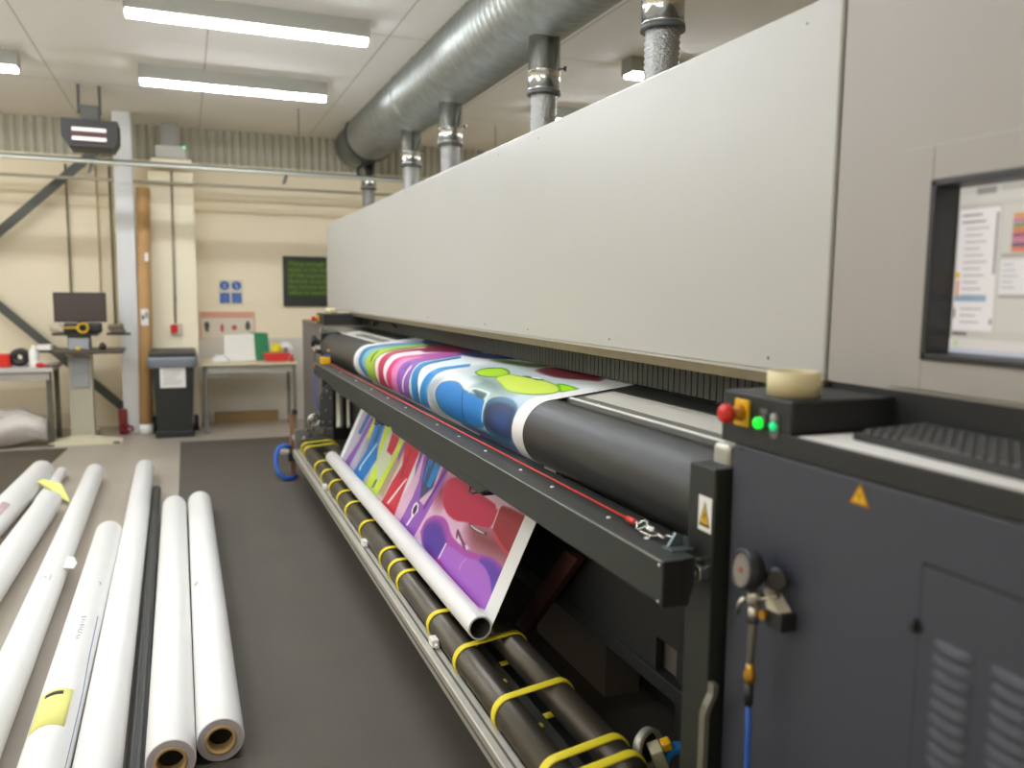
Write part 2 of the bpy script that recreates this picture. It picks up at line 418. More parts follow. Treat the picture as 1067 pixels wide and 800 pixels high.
tw = MB().tube([(.965, 1.66, 1.0165), (.965, 6.12, 1.0165)], .0027, 8)
tw = tw.build('trip_wire', redwire_m, PR)
MB().lathe([(.007, 0), (.0075, .01), (.0075, .03), (.006, .04)], (.965, 1.63, 1.0165), (0, 1, 0), 14).build('ferrule', red_m, tw)
sh = MB()
sh.tube([(.965, 1.635, 1.017), (.965, 1.615, 1.017)], .005, 10)
sh.tube([(.965 + .012 * math.cos(q), 1.602 + .013 * math.sin(q), 1.018 + .008 * math.cos(q)) for q in [2 * PI * k / 16 for k in range(17)]], .0028, 8)
sh.tube([(.952, 1.6, 1.012), (.950, 1.575, 1.010), (.954, 1.545, 1.010), (.965, 1.535, 1.012), (.974, 1.55, 1.012), (.972, 1.59, 1.014)], .0025, 8)
sh.lathe([(.004, 0), (.0085, .006), (.0085, .034), (.004, .04)], (.967, 1.59, 1.018), (0, -1, -.02), 14)
sh.tube([(.967, 1.55, 1.016), (.967, 1.51, 1.012)], .0035, 8)
sh.tube([(.967, 1.515, 1.012), (.972, 1.505, 1.02), (.98, 1.48, 1.02)], .0028, 8)
sh.build('shackle', steel_m, tw)
MB().prism([(.955, 1.475, 1.003), (.99, 1.475, 1.003), (.99, 1.475, 1.03), (.975, 1.475, 1.035)], (0, .008, 0)).box(.945, 1.0, 1.445, 1.483, 1.0035, 1.0065).prism([(.99, 1.45, 1.003), (.99, 1.48, 1.003), (.99, 1.475, 1.028), (.99, 1.455, 1.028)], (.005, 0, 0)).build('wire_bracket', M_('zinc_bracket', (110, 124, 128), .35, .7), tw)
ye = MB().box(.915, .985, 6.12, 6.19, 1.003, 1.058, .006)
ye.build('trip_switch', yel_pl, tw)
MB().box(.94, .978, 6.13, 6.17, 1.058, 1.072, .004).build('switch_button', blue_sign, tw)
MB().prism([(.955, 6.118, 1.10), (.98, 6.118, 1.10), (.967, 6.118, 1.12)], (0, .003, 0)).build('warning_triangle', yel_pl, tw)

# near pillar
PL = MB().box(1.02, 1.16, 1.405, 1.50, 0, 1.186, .004).build('near_pillar', olive_m, PR)
def warn(parent, x, yc, z0, w_, h_, plate=True, name='warning_label'):
    b = MB()
    hw = w_ / 2
    if plate: b.box(x - .001, x, yc - hw, yc + hw, z0, z0 + h_, m=0)
    tb = z0 + (h_ * .14 if plate else 0); tt = z0 + (h_ * .86 if plate else h_); hw2 = hw * (.84 if plate else 1)
    b.prism([(x - .0015, yc - hw2, tb), (x - .0015, yc + hw2, tb), (x - .0015, yc, tt)], (.001, 0, 0), m=1)
    H = tt - tb
    b.prism([(x - .002, yc - hw2 * .72, tb + H * .11), (x - .002, yc + hw2 * .72, tb + H * .11), (x - .002, yc, tt - H * .16)], (.001, 0, 0), m=2)
    b.prism([(x - .0025, yc + hw2 * .1, tb + H * .62), (x - .0025, yc - hw2 * .18, tb + H * .40), (x - .0025, yc - hw2 * .02, tb + H * .40), (x - .0025, yc - hw2 * .12, tb + H * .17), (x - .0025, yc + hw2 * .2, tb + H * .45), (x - .0025, yc + hw2 * .03, tb + H * .45)], (.001, 0, 0), m=1)
    return b.build(name, [white_pl, dark_ink if plate else M_('amber_edge', (150, 100, 10), .5), yel_pl], parent)
warn(PL, 1.02, 1.436, 1.045, .047, .076)
k = MB().lathe([(.012, 0), (.016, .004), (.016, .016), (.011, .02)], (1.02, 1.43, .957), (-1, 0, 0), 18).lathe([(.008, 0), (.008, .014)], (1.0, 1.428, .957), (-1, 0, 0), 10).box(.990, 1.02, 1.436, 1.45, .955, .985, .003).box(.992, 1.02, 1.409, 1.424, .945, .975, .003)
k.build('pillar_bolt', steel_m, PL)
MB().box(1.06, 1.3, 1.41, 1.47, 0, 1.15).build('dark_spacer', black_m, PR)

# near cabinet
CB = MB().box(1.05, 2.2, -.6, 1.388, .03, 1.243, .004).build('near_cabinet', slate_m, PR)
MB().box(1.06, 2.2, -.6, 1.36, 0, .03).build('plinth', black_m, CB)
warn(CB, 1.05, 1.04, 1.198, .046, .04, plate=False)
MB().lathe([(.003, 0), (.003, .003)], (1.05, 1.36, 1.236), (-1, 0, 0), 10).build('cabinet_screw', black_pl, CB)
dr = MB()
dx = 1.046
dr.box(dx, 1.05, .45, .903, .28, 1.138, .0015)
for c, (ya, yb, zt0) in enumerate(((.875, .803, 1.034), (.778, .706, 1.034), (.68, .61, 1.034), (.585, .515, 1.034))):
    for k in range(13):
        z = zt0 - k * .0235
        n = 8
        rings = []
        for q in range(n + 1):
            s_ = q / n; yy = ya + (yb - ya) * s_; hgt = .0075 * min(1, math.sin(PI * s_) * 1.8)
            rings.append([(dx, yy, z), (dx - hgt * .5, yy, z - .004), (dx - hgt, yy, z - .0125), (dx, yy, z - .0135)])
        dr.loft(rings, caps=False, closed=True, smooth=False)
dr = dr.build('cabinet_door', slate_m, CB)
MB().box(1.0485, 1.0505, .90, .906, .28, 1.142).box(1.0485, 1.0505, .447, .906, 1.137, 1.1415).build('door_gap', hole_m, CB)
MB().box(1.034, 1.05, .902, .914, 1.03, 1.05, .003).build('door_latch', black_pl, CB)
# shelf on top of the cabinet
MB().box(1.049, 1.3, -.6, 1.43, 1.244, 1.288, .003).build('worktop', black_m, CB)
MB().box(1.305, 1.33, -.6, 1.399, 1.28, 1.3715).build('shelf_back', black_m, CB)
# control block, near
def control_block(y0, y1, name, near=True):
    c = MB().box(1.05, 1.345, y0, y1, 1.286 if near else 1.25, 1.353, .005).build(name, black_m, PR)
    return c
CN = control_block(1.218, 1.43, 'control_box')
def estop(parent, y, z, s=1.0):
    p = MB().box(1.043, 1.05, y - .024 * s, y + .024 * s, z - .03 * s, z + .03 * s, .002).build('stop_plate', yel_pl, parent)
    MB().lathe([(.018 * s, 0), (.017 * s, .012 * s), (.012 * s, .016 * s), (.012 * s, .022 * s)], (1.043, y, z), (-1, 0, 0), 24).build('stop_collar', M_('amber_collar', (190, 120, 14), .4), parent)
    MB().lathe([(.010 * s, .02 * s), (.014 * s, .028 * s), (.021 * s, .032 * s), (.022 * s, .042 * s), (.017 * s, .051 * s), (.007 * s, .054 * s)], (1.043, y, z), (-1, 0, 0), 28).build('stop_button', red_m, parent)
estop(CN, 1.36, 1.312, .92)
def button(parent, y, z, m, name):
    b = MB().lathe([(.0145, 0), (.0145, .003), (.0115, .005), (.0115, .008)], (1.05, y, z), (-1, 0, 0), 24).build(name, M_('button_bezel', (90, 92, 90), .4), parent)
    MB().lathe([(.0115, .006), (.0115, .014), (.0085, .018), (.002, .0195)], (1.05, y, z), (-1, 0, 0), 24).build('lit_lens', m, parent)
button(CN, 1.3, 1.300, glow_g, 'green_button')
b2 = MB()
b2.prism([(1.0465, 1.262 + p[0], 1.300 + p[1]) for p in arc(0, .014, .012, 0, PI, 8) + arc(0, -.014, .012, PI, 2 * PI, 8)], (.004, 0, 0))
b2 = b2.build('switch_plate', M_('switch_bezel', (96, 98, 98), .35), CN)
MB().lathe([(.0085, 0), (.0085, .006), (.003, .009)], (1.047, 1.262, 1.299), (-1, 0, 0), 18).build('teal_button', glow_g2, CN)
MB().lathe([(.008, 0), (.008, .004), (.003, .005)], (1.047, 1.262, 1.316), (-1, 0, 0), 18).build('grey_button', M_('grey_button_cap', (170, 168, 164), .35), CN)
MB().box(1.0492, 1.0502, 1.288, 1.308, 1.318, 1.328).build('button_caption', M_('caption_grey', (96, 96, 96), .5), CN)

# far cabinet and its control block
FC = MB().box(1.05, 2.2, 6.875, 8.2, .03, 1.243, .006).build('far_cabinet', M_('grey_brown_powder_coat', (104, 98, 96), .5), PR)
MB().box(1.045, 2.2, 6.87, 8.205, 1.243, 1.262, .004).build('far_cabinet_top', M_('brown_grey_top', (112, 100, 84), .5), FC)
MB().box(1.06, 2.2, 6.9, 8.18, 0, .03).build('plinth', black_m, FC)
FB = MB().box(1.05, 1.5, 6.872, 7.25, 1.262, 1.354, .005).build('far_control_box', black_m, PR)
estop(FB, 7.12, 1.31)
MB().box(1.02, 1.47, 6.855, 6.875, 1.197, 1.247, .003).build('far_steel_bar', steel_m, PR)
for dx2 in (.04, .065): MB().lathe([(.007, 0), (.007, .004)], (1.02 + dx2 - .02, 6.856, 1.215), (0, -1, 0), 12).build('bar_bolt', black_m, PR)
MB().box(1.03, 1.4, 6.858, 6.875, .3, 1.197).build('far_inner_plate', black_m, PR)
jx = MB()
for i in range(7): jx.box(1.33 + .02 * i, 1.335 + .02 * i + .008 * (i % 2), 6.6 - .03 * i, 6.62 - .03 * i, 1.27 + .01 * (i % 3), 1.34)
jx.tube([(1.36, 6.5, 1.30), (1.40, 6.3, 1.335), (1.41, 6.0, 1.32), (1.40, 5.8, 1.29)], .006, 8)
jx.build('carriage_cables', black_m, PR)

# lower body between the cabinets
MB().box(1.62, 2.2, 1.40, 6.88, .02, 1.17).build('rear_body', M_('near_black_body', (34, 35, 36), .6), PR)
MB().box(1.25, 1.27, 1.975, 6.87, .45, .93).box(1.25, 1.27, 1.50, 1.975, .555, .93).box(1.25, 1.27, 1.50, 1.76, .45, .555).build('lower_front_panel', M_('matt_near_black', (24, 25, 25), .6), PR)
MB().box(1.243, 1.285, 1.50, 6.87, .405, .452, .003).build('lower_cross_rail', M_('soft_black_rail', (26, 27, 27), .6), PR)
for ya_, zt_ in ((6.8, .36), (1.85, .62), (4.1, .36)): MB().box(1.27, 1.33, ya_, ya_ + .05, 0, zt_, .003).build('rail_leg', black_m, PR)
MB().box(1.285, 1.295, 1.72, 2.0, .44, .58).build('grey_access_plate', M_('mid_grey_plate', (92, 88, 82), .5), PR)
MB().box(1.45, 1.60, 2.64, 3.3, .006, .27).build('floor_tray', M_('brown_grey_plate', (92, 84, 76), .6), PR)
MB().prism([(1.20, 2.50, .66), (1.20, 2.40, .66), (1.17, 2.78, .25), (1.17, 2.88, .25)], (.03, 0, 0)).build('swing_arm', maroon_m, PR)
# pneumatic cylinders at the far inner side
for i, (x, y, r) in enumerate(((1.155, 6.76, .03), (1.22, 6.70, .018), (1.27, 6.68, .012))):
    MB().lathe([(r, 0), (r, .02), (r * .92, .022), (r * .92, .30), (r, .302), (r, .32)], (x, y, .42), (0, 0, 1), 20).build('air_cylinder', satin_m, PR)
pp = MB().prism([(1.0, 6.82, .38), (1.11, 6.82, .38), (1.11, 6.82, .72), (1.075, 6.82, .78), (1.03, 6.82, .74), (1.0, 6.82, .68)], (0, .03, 0)).build('chuck_plate', M_('steel_plate_dark', (120, 122, 124), .35, .7), PR)
for (x, z) in ((1.025, .66), (1.09, .66), (1.055, .56), (1.03, .46), (1.09, .46), (1.06, .72)): MB().lathe([(.009, 0), (.009, .006), (.004, .008)], (x, 6.82, z), (0, -1, 0), 12).build('plate_bolt', steel_m, pp)

# pressure gauges with hose, near and far
def gauge(P, y0, z0, s, nm, hose_end):
    """P parent; (y0,z0) centre of the dial, wall at x=1.05"""
    g = MB()
    ax = Vector((-.95, .14, .12)).normalized()
    c = Vector((1.0, y0, z0))
    g.lathe([(.036 * s, .022), (.043 * s, .018), (.044 * s, -.004), (.036 * s, -.012), (.01, -.014)], c, ax, 36)
    g.lathe([(.044 * s, .02), (.044 * s, .024), (.035 * s, .024), (.035 * s, .014)], c, ax, 36, caps=False)
    g = g.build(nm, black_pl, P)
    MB().lathe([(.036 * s, .0222), (.036 * s, .0228)], c, ax, 36).build('dial_face', M_('shaded_grey_dial', (128, 122, 114), .5), g)  # dial grey made darker to include the shade lying on it
    MB().lathe([(.007 * s, .023), (.006 * s, .026)], c, ax, 14).build('dial_hub', M_('rusty_red', (150, 62, 40), .5), g)
    u = ax.cross(Vector((0, 0, 1))).normalized(); w_ = u.cross(ax)
    tk = MB()
    for k_ in range(11):
        a = math.radians(-50 + k_ * 28); d = u * math.cos(a) + w_ * math.sin(a)
        tk.tube([c + ax * .0235 + d * .026 * s, c + ax * .0235 + d * .032 * s], .0006, 4)
    tk.build('dial_marks', dark_ink, g)
    v = MB()
    v.lathe([(.012, 0), (.014, .01), (.014, .03), (.01, .035)], (1.0, y0 - .01, z0 - .04 * s), (0, .05, -1), 16)
    v.tube([(1.0, y0 - .01, z0 - .065), (.998, y0 - .012, z0 - .08), (1.0, y0 - .012, z0 - .1)], .011, 12)
    v.tube([(.992, y0 + .004, z0 - .052), (.985, y0 + .014, z0 - .068), (.984, y0 + .018, z0 - .09)], .0045, 8)
    v.lathe([(.006, 0), (.006, .05)], (1.0, y0 - .012, z0 - .055), (.5, -.7, .35), 10)
    v.build('valve_body', steel_m, g)
    MB().lathe([(.007, 0), (.008, .004), (.0075, .085), (.006, .09)], (1.0, y0 - .012, z0 - .095), (0, .05, -1), 16).build('steel_sleeve', M_('dark_steel_sleeve', (120, 120, 114), .35, .7), g)
    MB().lathe([(.024 * s, 0), (.026 * s, .004), (.026 * s, .012), (.02 * s, .016)], (1.028, y0 - .045, z0 - .005), (-.9, -.42, 0), 24).build('knob', black_pl, g)
    MB().prism([(1.01, y0 - .025, z0 - .028), (1.01, y0 - .035, z0 - .065), (1.01, y0 - .07, z0 - .062)], (.03, 0, 0)).build('cream_bracket', M_('cream_plastic', (206, 200, 178), .5), g)
    MB().box(1.012, 1.05, y0 - .075, y0 - .03, z0 - .1, z0 - .065, .003).build('valve_block', black_m, g)
    MB().lathe([(.009, 0), (.009, .012)], (1.012, y0 - .032, z0 - .078), (-1, 0, 0), 12).build('brass_plug', brass_m, g)
    MB().lathe([(.006, 0), (.012, .01), (.013, .022), (.009, .034), (.007, .045)], (1.0, y0 - .008, z0 - .228), (0, -.05, 1), 14).build('brass_fitting', brass_m, g)
    MB().tube([(1.0, y0 - .008, z0 - .185), (1.0, y0 - .008, z0 - .226)], .008, 12).build('valve_stem', satin_m, g)
    MB().tube([(1.0, y0 - .008, z0 - .222), (1.0, y0 - .009, z0 - .27)], .0085, 12).build('hose_collar', black_pl, g)
    MB().tube([(1.0, y0 - .009, z0 - .265), (1.0, y0 - .012, z0 - .33), (1.0, y0 - .012, z0 - .42)] + hose_end, .0055, 10).build('air_hose', blue_hose_m, g)
    return g
gauge(PR, 1.25, 1.022, .9, 'pressure_gauge', [(1.0, 1.23, .4), (1.02, 1.3, .12), (1.0, 1.45, .02)])
gauge(PR, 7.06, 1.12, 1.1, 'pressure_gauge', [(1.0, 7.04, .66), (1.01, 7.04, .58), (1.04, 7.0, .5)])

# handle below the pillar
MB().loft([[(p[0] + dx_, p[1] + dy_, p[2]) for dx_, dy_ in ((-.006, -.01), (.006, -.01), (.006, .01), (-.006, .01))] for p in ((1.012, 1.372, .735), (1.012, 1.374, .71), (1.008, 1.385, .68), (1.008, 1.394, .655), (1.008, 1.396, .30))], smooth=False).box(.97, 1.03, 1.38, 1.405, .30, .33).build('bent_handle', M_('worn_aluminium', (170, 166, 152), .3, .8), PR)

# ------------------------------------------------------------------ the banner (printed web)
TC=(.877,.441);TR=.0415;RC=(1.135,1.082);RR=.113;P0=(1.08,.787);SL=.13
def tangent(c,r,p,side):
    dx,dz=p[0]-c[0],p[1]-c[1];d=math.hypot(dx,dz);a=math.atan2(dz,dx);b=math.acos(r/d)
    t=a+side*b
    return (c[0]+r*math.cos(t),c[1]+r*math.sin(t)),t
def profile():
    pts=[]
    q,t=tangent(TC,TR,P0,-1)
    for k in range(8):
        a=t-1.6+1.6*k/7; pts.append((TC[0]+TR*math.cos(a),TC[1]+TR*math.sin(a)))
    n=60
    for k in range(1,n+1): pts.append((q[0]+(P0[0]-q[0])*k/n,q[1]+(P0[1]-q[1])*k/n))
    S_=math.hypot(P0[0]-q[0],P0[1]-q[1]); Q=(P0[0]+(P0[0]-q[0])/S_*.155,P0[1]+(P0[1]-q[1])/S_*.155)
    for k in range(1,30): pts.append((P0[0]+(Q[0]-P0[0])*k/29,P0[1]+(Q[1]-P0[1])*k/29))
    t2=math.radians(277); qd=(RC[0]+RR*math.cos(t2),RC[1]+RR*math.sin(t2))
    for k in range(1,8): pts.append((Q[0]+(qd[0]-Q[0])*k/8,Q[1]+(qd[1]-Q[1])*k/8))
    n=130
    a0=t2;a1=PI/2+math.atan(SL)
    for k in range(n+1):
        a=a0+(a1-a0)*k/n; pts.append((RC[0]+RR*math.cos(a),RC[1]+RR*math.sin(a)))
    n=80;q3=pts[-1]
    for k in range(1,n+1): pts.append((q3[0]+(1.56-q3[0])*k/n,q3[1]+SL*(1.56-q3[0])*k/n))
    s=[0]
    for a,b in zip(pts,pts[1:]): s.append(s[-1]+math.hypot(b[0]-a[0],b[1]-a[1]))
    return pts,s
PRINT = [
((196,208,218),3,[(5.131,0.779),(5.142,0.78),(5.169,0.782),(5.184,0.785),(5.195,0.79),(5.201,0.809),(5.265,0.844),(5.318,0.866),(5.367,0.891),(5.393,0.91),(5.41,0.934),(5.406,0.955),(5.385,0.983),(5.362,1.02),(5.334,1.09),(5.298,1.149),(5.235,1.229),(5.191,1.282),(5.141,1.338),(5.121,1.36),(4.951,1.355),(4.98,1.335),(5.054,1.281),(5.121,1.226),(5.215,1.137),(5.256,1.08),(5.262,1.025),(5.26,0.99),(5.281,0.96),(5.282,0.936),(5.266,0.905),(5.257,0.882),(5.239,0.856),(5.205,0.835),(5.142,0.807),(5.128,0.791),(5.116,0.787),(5.101,0.784),(5.074,0.781),(5.064,0.78)]),
((30,110,165),3,[(5.064,0.78),(5.074,0.781),(5.101,0.784),(5.116,0.787),(5.128,0.791),(5.142,0.807),(5.205,0.835),(5.239,0.856),(5.257,0.882),(5.266,0.905),(5.282,0.936),(5.281,0.96),(5.26,0.99),(5.262,1.025),(5.256,1.08),(5.215,1.137),(5.121,1.226),(5.054,1.281),(4.98,1.335),(4.951,1.355),(4.84,1.366),(4.881,1.34),(4.987,1.272),(5.054,1.215),(5.113,1.138),(5.144,1.087),(5.163,1.036),(5.15,0.998),(5.163,0.965),(5.164,0.938),(5.158,0.903),(5.15,0.88),(5.121,0.856),(5.083,0.834),(5.032,0.802),(5.03,0.784),(5.022,0.779),(5.01,0.775),(4.985,0.772),(4.976,0.771)]),
((120,175,185),3,[(4.976,0.771),(4.985,0.772),(5.01,0.775),(5.022,0.779),(5.03,0.784),(5.032,0.802),(5.083,0.834),(5.121,0.856),(5.15,0.88),(5.158,0.903),(5.164,0.938),(5.163,0.965),(5.15,0.998),(5.163,1.036),(5.144,1.087),(5.113,1.138),(5.054,1.215),(4.987,1.272),(4.881,1.34),(4.84,1.366),(4.733,1.376),(4.766,1.348),(4.852,1.278),(4.908,1.227),(4.963,1.169),(4.994,1.123),(5.018,1.062),(5.002,1.015),(5.023,0.973),(5.037,0.944),(5.039,0.908),(5.041,0.885),(5.023,0.863),(4.995,0.841),(4.968,0.804),(4.981,0.783),(4.973,0.778),(4.961,0.775),(4.938,0.772),(4.928,0.771)]),
((165,195,50),3,[(4.928,0.771),(4.938,0.772),(4.961,0.775),(4.973,0.778),(4.981,0.783),(4.968,0.804),(4.995,0.841),(5.023,0.863),(5.041,0.885),(5.039,0.908),(5.037,0.944),(5.023,0.973),(5.002,1.015),(5.018,1.062),(4.994,1.123),(4.963,1.169),(4.908,1.227),(4.852,1.278),(4.766,1.348),(4.733,1.376),(4.63,1.364),(4.656,1.34),(4.723,1.278),(4.757,1.235),(4.775,1.187),(4.79,1.142),(4.81,1.077),(4.79,1.027),(4.782,0.978),(4.803,0.952),(4.816,0.924),(4.807,0.901),(4.777,0.869),(4.758,0.841),(4.767,0.795),(4.826,0.763),(4.833,0.755),(4.836,0.749),(4.836,0.74),(4.861,0.731)]),
((235,222,215),3,[(4.861,0.731),(4.836,0.74),(4.836,0.749),(4.833,0.755),(4.826,0.763),(4.767,0.795),(4.758,0.841),(4.777,0.869),(4.807,0.901),(4.816,0.924),(4.803,0.952),(4.782,0.978),(4.79,1.027),(4.81,1.077),(4.79,1.142),(4.775,1.187),(4.757,1.235),(4.723,1.278),(4.656,1.34),(4.63,1.364),(4.518,1.373),(4.544,1.349),(4.611,1.287),(4.652,1.244),(4.687,1.196),(4.717,1.152),(4.755,1.087),(4.754,1.041),(4.732,0.996),(4.72,0.965),(4.705,0.927),(4.698,0.903),(4.678,0.876),(4.662,0.849),(4.679,0.801),(4.737,0.77),(4.737,0.764),(4.732,0.759),(4.717,0.755),(4.712,0.753)]),
((190,35,75),3,[(4.712,0.753),(4.717,0.755),(4.732,0.759),(4.737,0.764),(4.737,0.77),(4.679,0.801),(4.662,0.849),(4.678,0.876),(4.698,0.903),(4.705,0.927),(4.72,0.965),(4.732,0.996),(4.754,1.041),(4.755,1.087),(4.717,1.152),(4.687,1.196),(4.652,1.244),(4.611,1.287),(4.544,1.349),(4.518,1.373),(4.381,1.328),(4.417,1.299),(4.511,1.225),(4.567,1.174),(4.617,1.12),(4.635,1.078),(4.632,1.027),(4.609,0.992),(4.587,0.961),(4.575,0.938),(4.569,0.906),(4.56,0.882),(4.545,0.852),(4.531,0.827),(4.514,0.794),(4.529,0.775),(4.526,0.769),(4.519,0.766),(4.502,0.762),(4.495,0.761)]),
((248,225,232),3,[(4.495,0.761),(4.502,0.762),(4.519,0.766),(4.526,0.769),(4.529,0.775),(4.514,0.794),(4.531,0.827),(4.545,0.852),(4.56,0.882),(4.569,0.906),(4.575,0.938),(4.587,0.961),(4.609,0.992),(4.632,1.027),(4.635,1.078),(4.617,1.12),(4.567,1.174),(4.511,1.225),(4.417,1.299),(4.381,1.328),(4.261,1.288),(4.27,1.269),(4.295,1.221),(4.32,1.177),(4.357,1.112),(4.38,1.068),(4.404,1.02),(4.419,0.992),(4.441,0.969),(4.449,0.95),(4.447,0.926),(4.446,0.903),(4.457,0.869),(4.46,0.842),(4.465,0.803),(4.495,0.78),(4.489,0.775),(4.48,0.772),(4.461,0.769),(4.454,0.768)]),
((215,45,110),3,[(4.454,0.768),(4.461,0.769),(4.48,0.772),(4.489,0.775),(4.495,0.78),(4.465,0.803),(4.46,0.842),(4.457,0.869),(4.446,0.903),(4.447,0.926),(4.449,0.95),(4.441,0.969),(4.419,0.992),(4.404,1.02),(4.38,1.068),(4.357,1.112),(4.32,1.177),(4.295,1.221),(4.27,1.269),(4.261,1.288),(4.206,1.27),(4.209,1.258),(4.216,1.227),(4.226,1.2),(4.244,1.162),(4.266,1.121),(4.305,1.052),(4.31,1.008),(4.337,0.976),(4.352,0.953),(4.358,0.925),(4.353,0.902),(4.338,0.872),(4.333,0.846),(4.352,0.806),(4.384,0.784),(4.378,0.779),(4.368,0.776),(4.348,0.774),(4.341,0.773)]),
((228,130,185),3,[(4.341,0.773),(4.348,0.774),(4.368,0.776),(4.378,0.779),(4.384,0.784),(4.352,0.806),(4.333,0.846),(4.338,0.872),(4.353,0.902),(4.358,0.925),(4.352,0.953),(4.337,0.976),(4.31,1.008),(4.305,1.052),(4.266,1.121),(4.244,1.162),(4.226,1.2),(4.216,1.227),(4.209,1.258),(4.206,1.27),(4.146,1.251),(4.144,1.241),(4.138,1.216),(4.145,1.189),(4.167,1.143),(4.183,1.103),(4.201,1.046),(4.2,1.007),(4.226,0.976),(4.236,0.951),(4.235,0.919),(4.23,0.893),(4.22,0.858),(4.218,0.832),(4.229,0.795),(4.26,0.772),(4.258,0.767),(4.252,0.763),(4.237,0.76),(4.232,0.759)]),
((140,80,175),3,[(4.232,0.759),(4.237,0.76),(4.252,0.763),(4.258,0.767),(4.26,0.772),(4.229,0.795),(4.218,0.832),(4.22,0.858),(4.23,0.893),(4.235,0.919),(4.236,0.951),(4.226,0.976),(4.2,1.007),(4.201,1.046),(4.183,1.103),(4.167,1.143),(4.145,1.189),(4.138,1.216),(4.144,1.241),(4.146,1.251),(4.073,1.227),(4.071,1.217),(4.066,1.193),(4.062,1.171),(4.059,1.139),(4.061,1.106),(4.069,1.052),(4.05,1.015),(4.032,0.984),(4.009,0.957),(3.985,0.919),(3.974,0.89),(3.971,0.852),(3.978,0.825),(3.991,0.791),(4.018,0.771),(4.017,0.765),(4.013,0.762),(4,0.758),(3.996,0.757)]),
((185,210,225),3,[(3.996,0.757),(4,0.758),(4.013,0.762),(4.017,0.765),(4.018,0.771),(3.991,0.791),(3.978,0.825),(3.971,0.852),(3.974,0.89),(3.985,0.919),(4.009,0.957),(4.032,0.984),(4.05,1.015),(4.069,1.052),(4.061,1.106),(4.059,1.139),(4.062,1.171),(4.066,1.193),(4.071,1.217),(4.073,1.227),(4.031,1.213),(4.029,1.203),(4.023,1.18),(4.019,1.157),(4.012,1.125),(4.01,1.093),(4.012,1.043),(3.997,1.009),(3.991,0.982),(3.975,0.957),(3.957,0.921),(3.939,0.894),(3.912,0.859),(3.91,0.831),(3.938,0.791),(3.985,0.764),(3.988,0.758),(3.987,0.753),(3.98,0.748),(3.979,0.746)]),
((20,125,190),3,[(3.979,0.746),(3.98,0.748),(3.987,0.753),(3.988,0.758),(3.985,0.764),(3.938,0.791),(3.91,0.831),(3.912,0.859),(3.939,0.894),(3.957,0.921),(3.975,0.957),(3.991,0.982),(3.997,1.009),(4.012,1.043),(4.01,1.093),(4.012,1.125),(4.019,1.157),(4.023,1.18),(4.029,1.203),(4.031,1.213),(3.962,1.19),(3.961,1.181),(3.96,1.159),(3.957,1.138),(3.951,1.106),(3.94,1.075),(3.92,1.03),(3.9,0.999),(3.9,0.973),(3.886,0.951),(3.856,0.921),(3.831,0.897),(3.802,0.863),(3.796,0.836),(3.811,0.8),(3.837,0.779),(3.833,0.775),(3.826,0.772),(3.812,0.77),(3.806,0.769)]),
((225,238,240),3,[(3.806,0.769),(3.812,0.77),(3.826,0.772),(3.833,0.775),(3.837,0.779),(3.811,0.8),(3.796,0.836),(3.802,0.863),(3.831,0.897),(3.856,0.921),(3.886,0.951),(3.9,0.973),(3.9,0.999),(3.92,1.03),(3.94,1.075),(3.951,1.106),(3.957,1.138),(3.96,1.159),(3.961,1.181),(3.962,1.19),(3.678,1.145),(3.679,1.135),(3.683,1.109),(3.686,1.088),(3.693,1.06),(3.699,1.04),(3.707,1.014),(3.71,0.991),(3.726,0.963),(3.733,0.94),(3.737,0.908),(3.742,0.883),(3.752,0.85),(3.765,0.825),(3.793,0.79),(3.83,0.767),(3.831,0.761),(3.828,0.757),(3.819,0.753),(3.816,0.751)]),
((20,130,200),3,[(3.816,0.751),(3.819,0.753),(3.828,0.757),(3.831,0.761),(3.83,0.767),(3.793,0.79),(3.765,0.825),(3.752,0.85),(3.742,0.883),(3.737,0.908),(3.733,0.94),(3.726,0.963),(3.71,0.991),(3.707,1.014),(3.699,1.04),(3.693,1.06),(3.686,1.088),(3.683,1.109),(3.679,1.135),(3.678,1.145),(3.575,1.11),(3.579,1.101),(3.588,1.078),(3.593,1.061),(3.596,1.042),(3.595,1.025),(3.595,1.002),(3.599,0.983),(3.615,0.957),(3.617,0.933),(3.615,0.898),(3.618,0.873),(3.622,0.842),(3.632,0.819),(3.647,0.793),(3.663,0.777),(3.659,0.773),(3.653,0.77),(3.64,0.768),(3.635,0.767)]),
((60,90,40),1.5,[(4.898,0.736),(4.873,0.748),(4.857,0.758),(4.787,0.793),(4.773,0.84),(4.791,0.868),(4.819,0.9),(4.827,0.923),(4.813,0.951),(4.798,0.982),(4.819,1.034),(4.839,1.085),(4.819,1.15),(4.804,1.194),(4.786,1.243),(4.752,1.286),(4.684,1.349),(4.657,1.373),(4.602,1.355),(4.628,1.331),(4.695,1.27),(4.728,1.226),(4.746,1.179),(4.761,1.135),(4.781,1.07),(4.761,1.02),(4.767,0.974),(4.793,0.953),(4.805,0.925),(4.795,0.902),(4.764,0.87),(4.744,0.842),(4.748,0.798),(4.799,0.768),(4.801,0.761),(4.797,0.756),(4.785,0.75),(4.782,0.748)]),
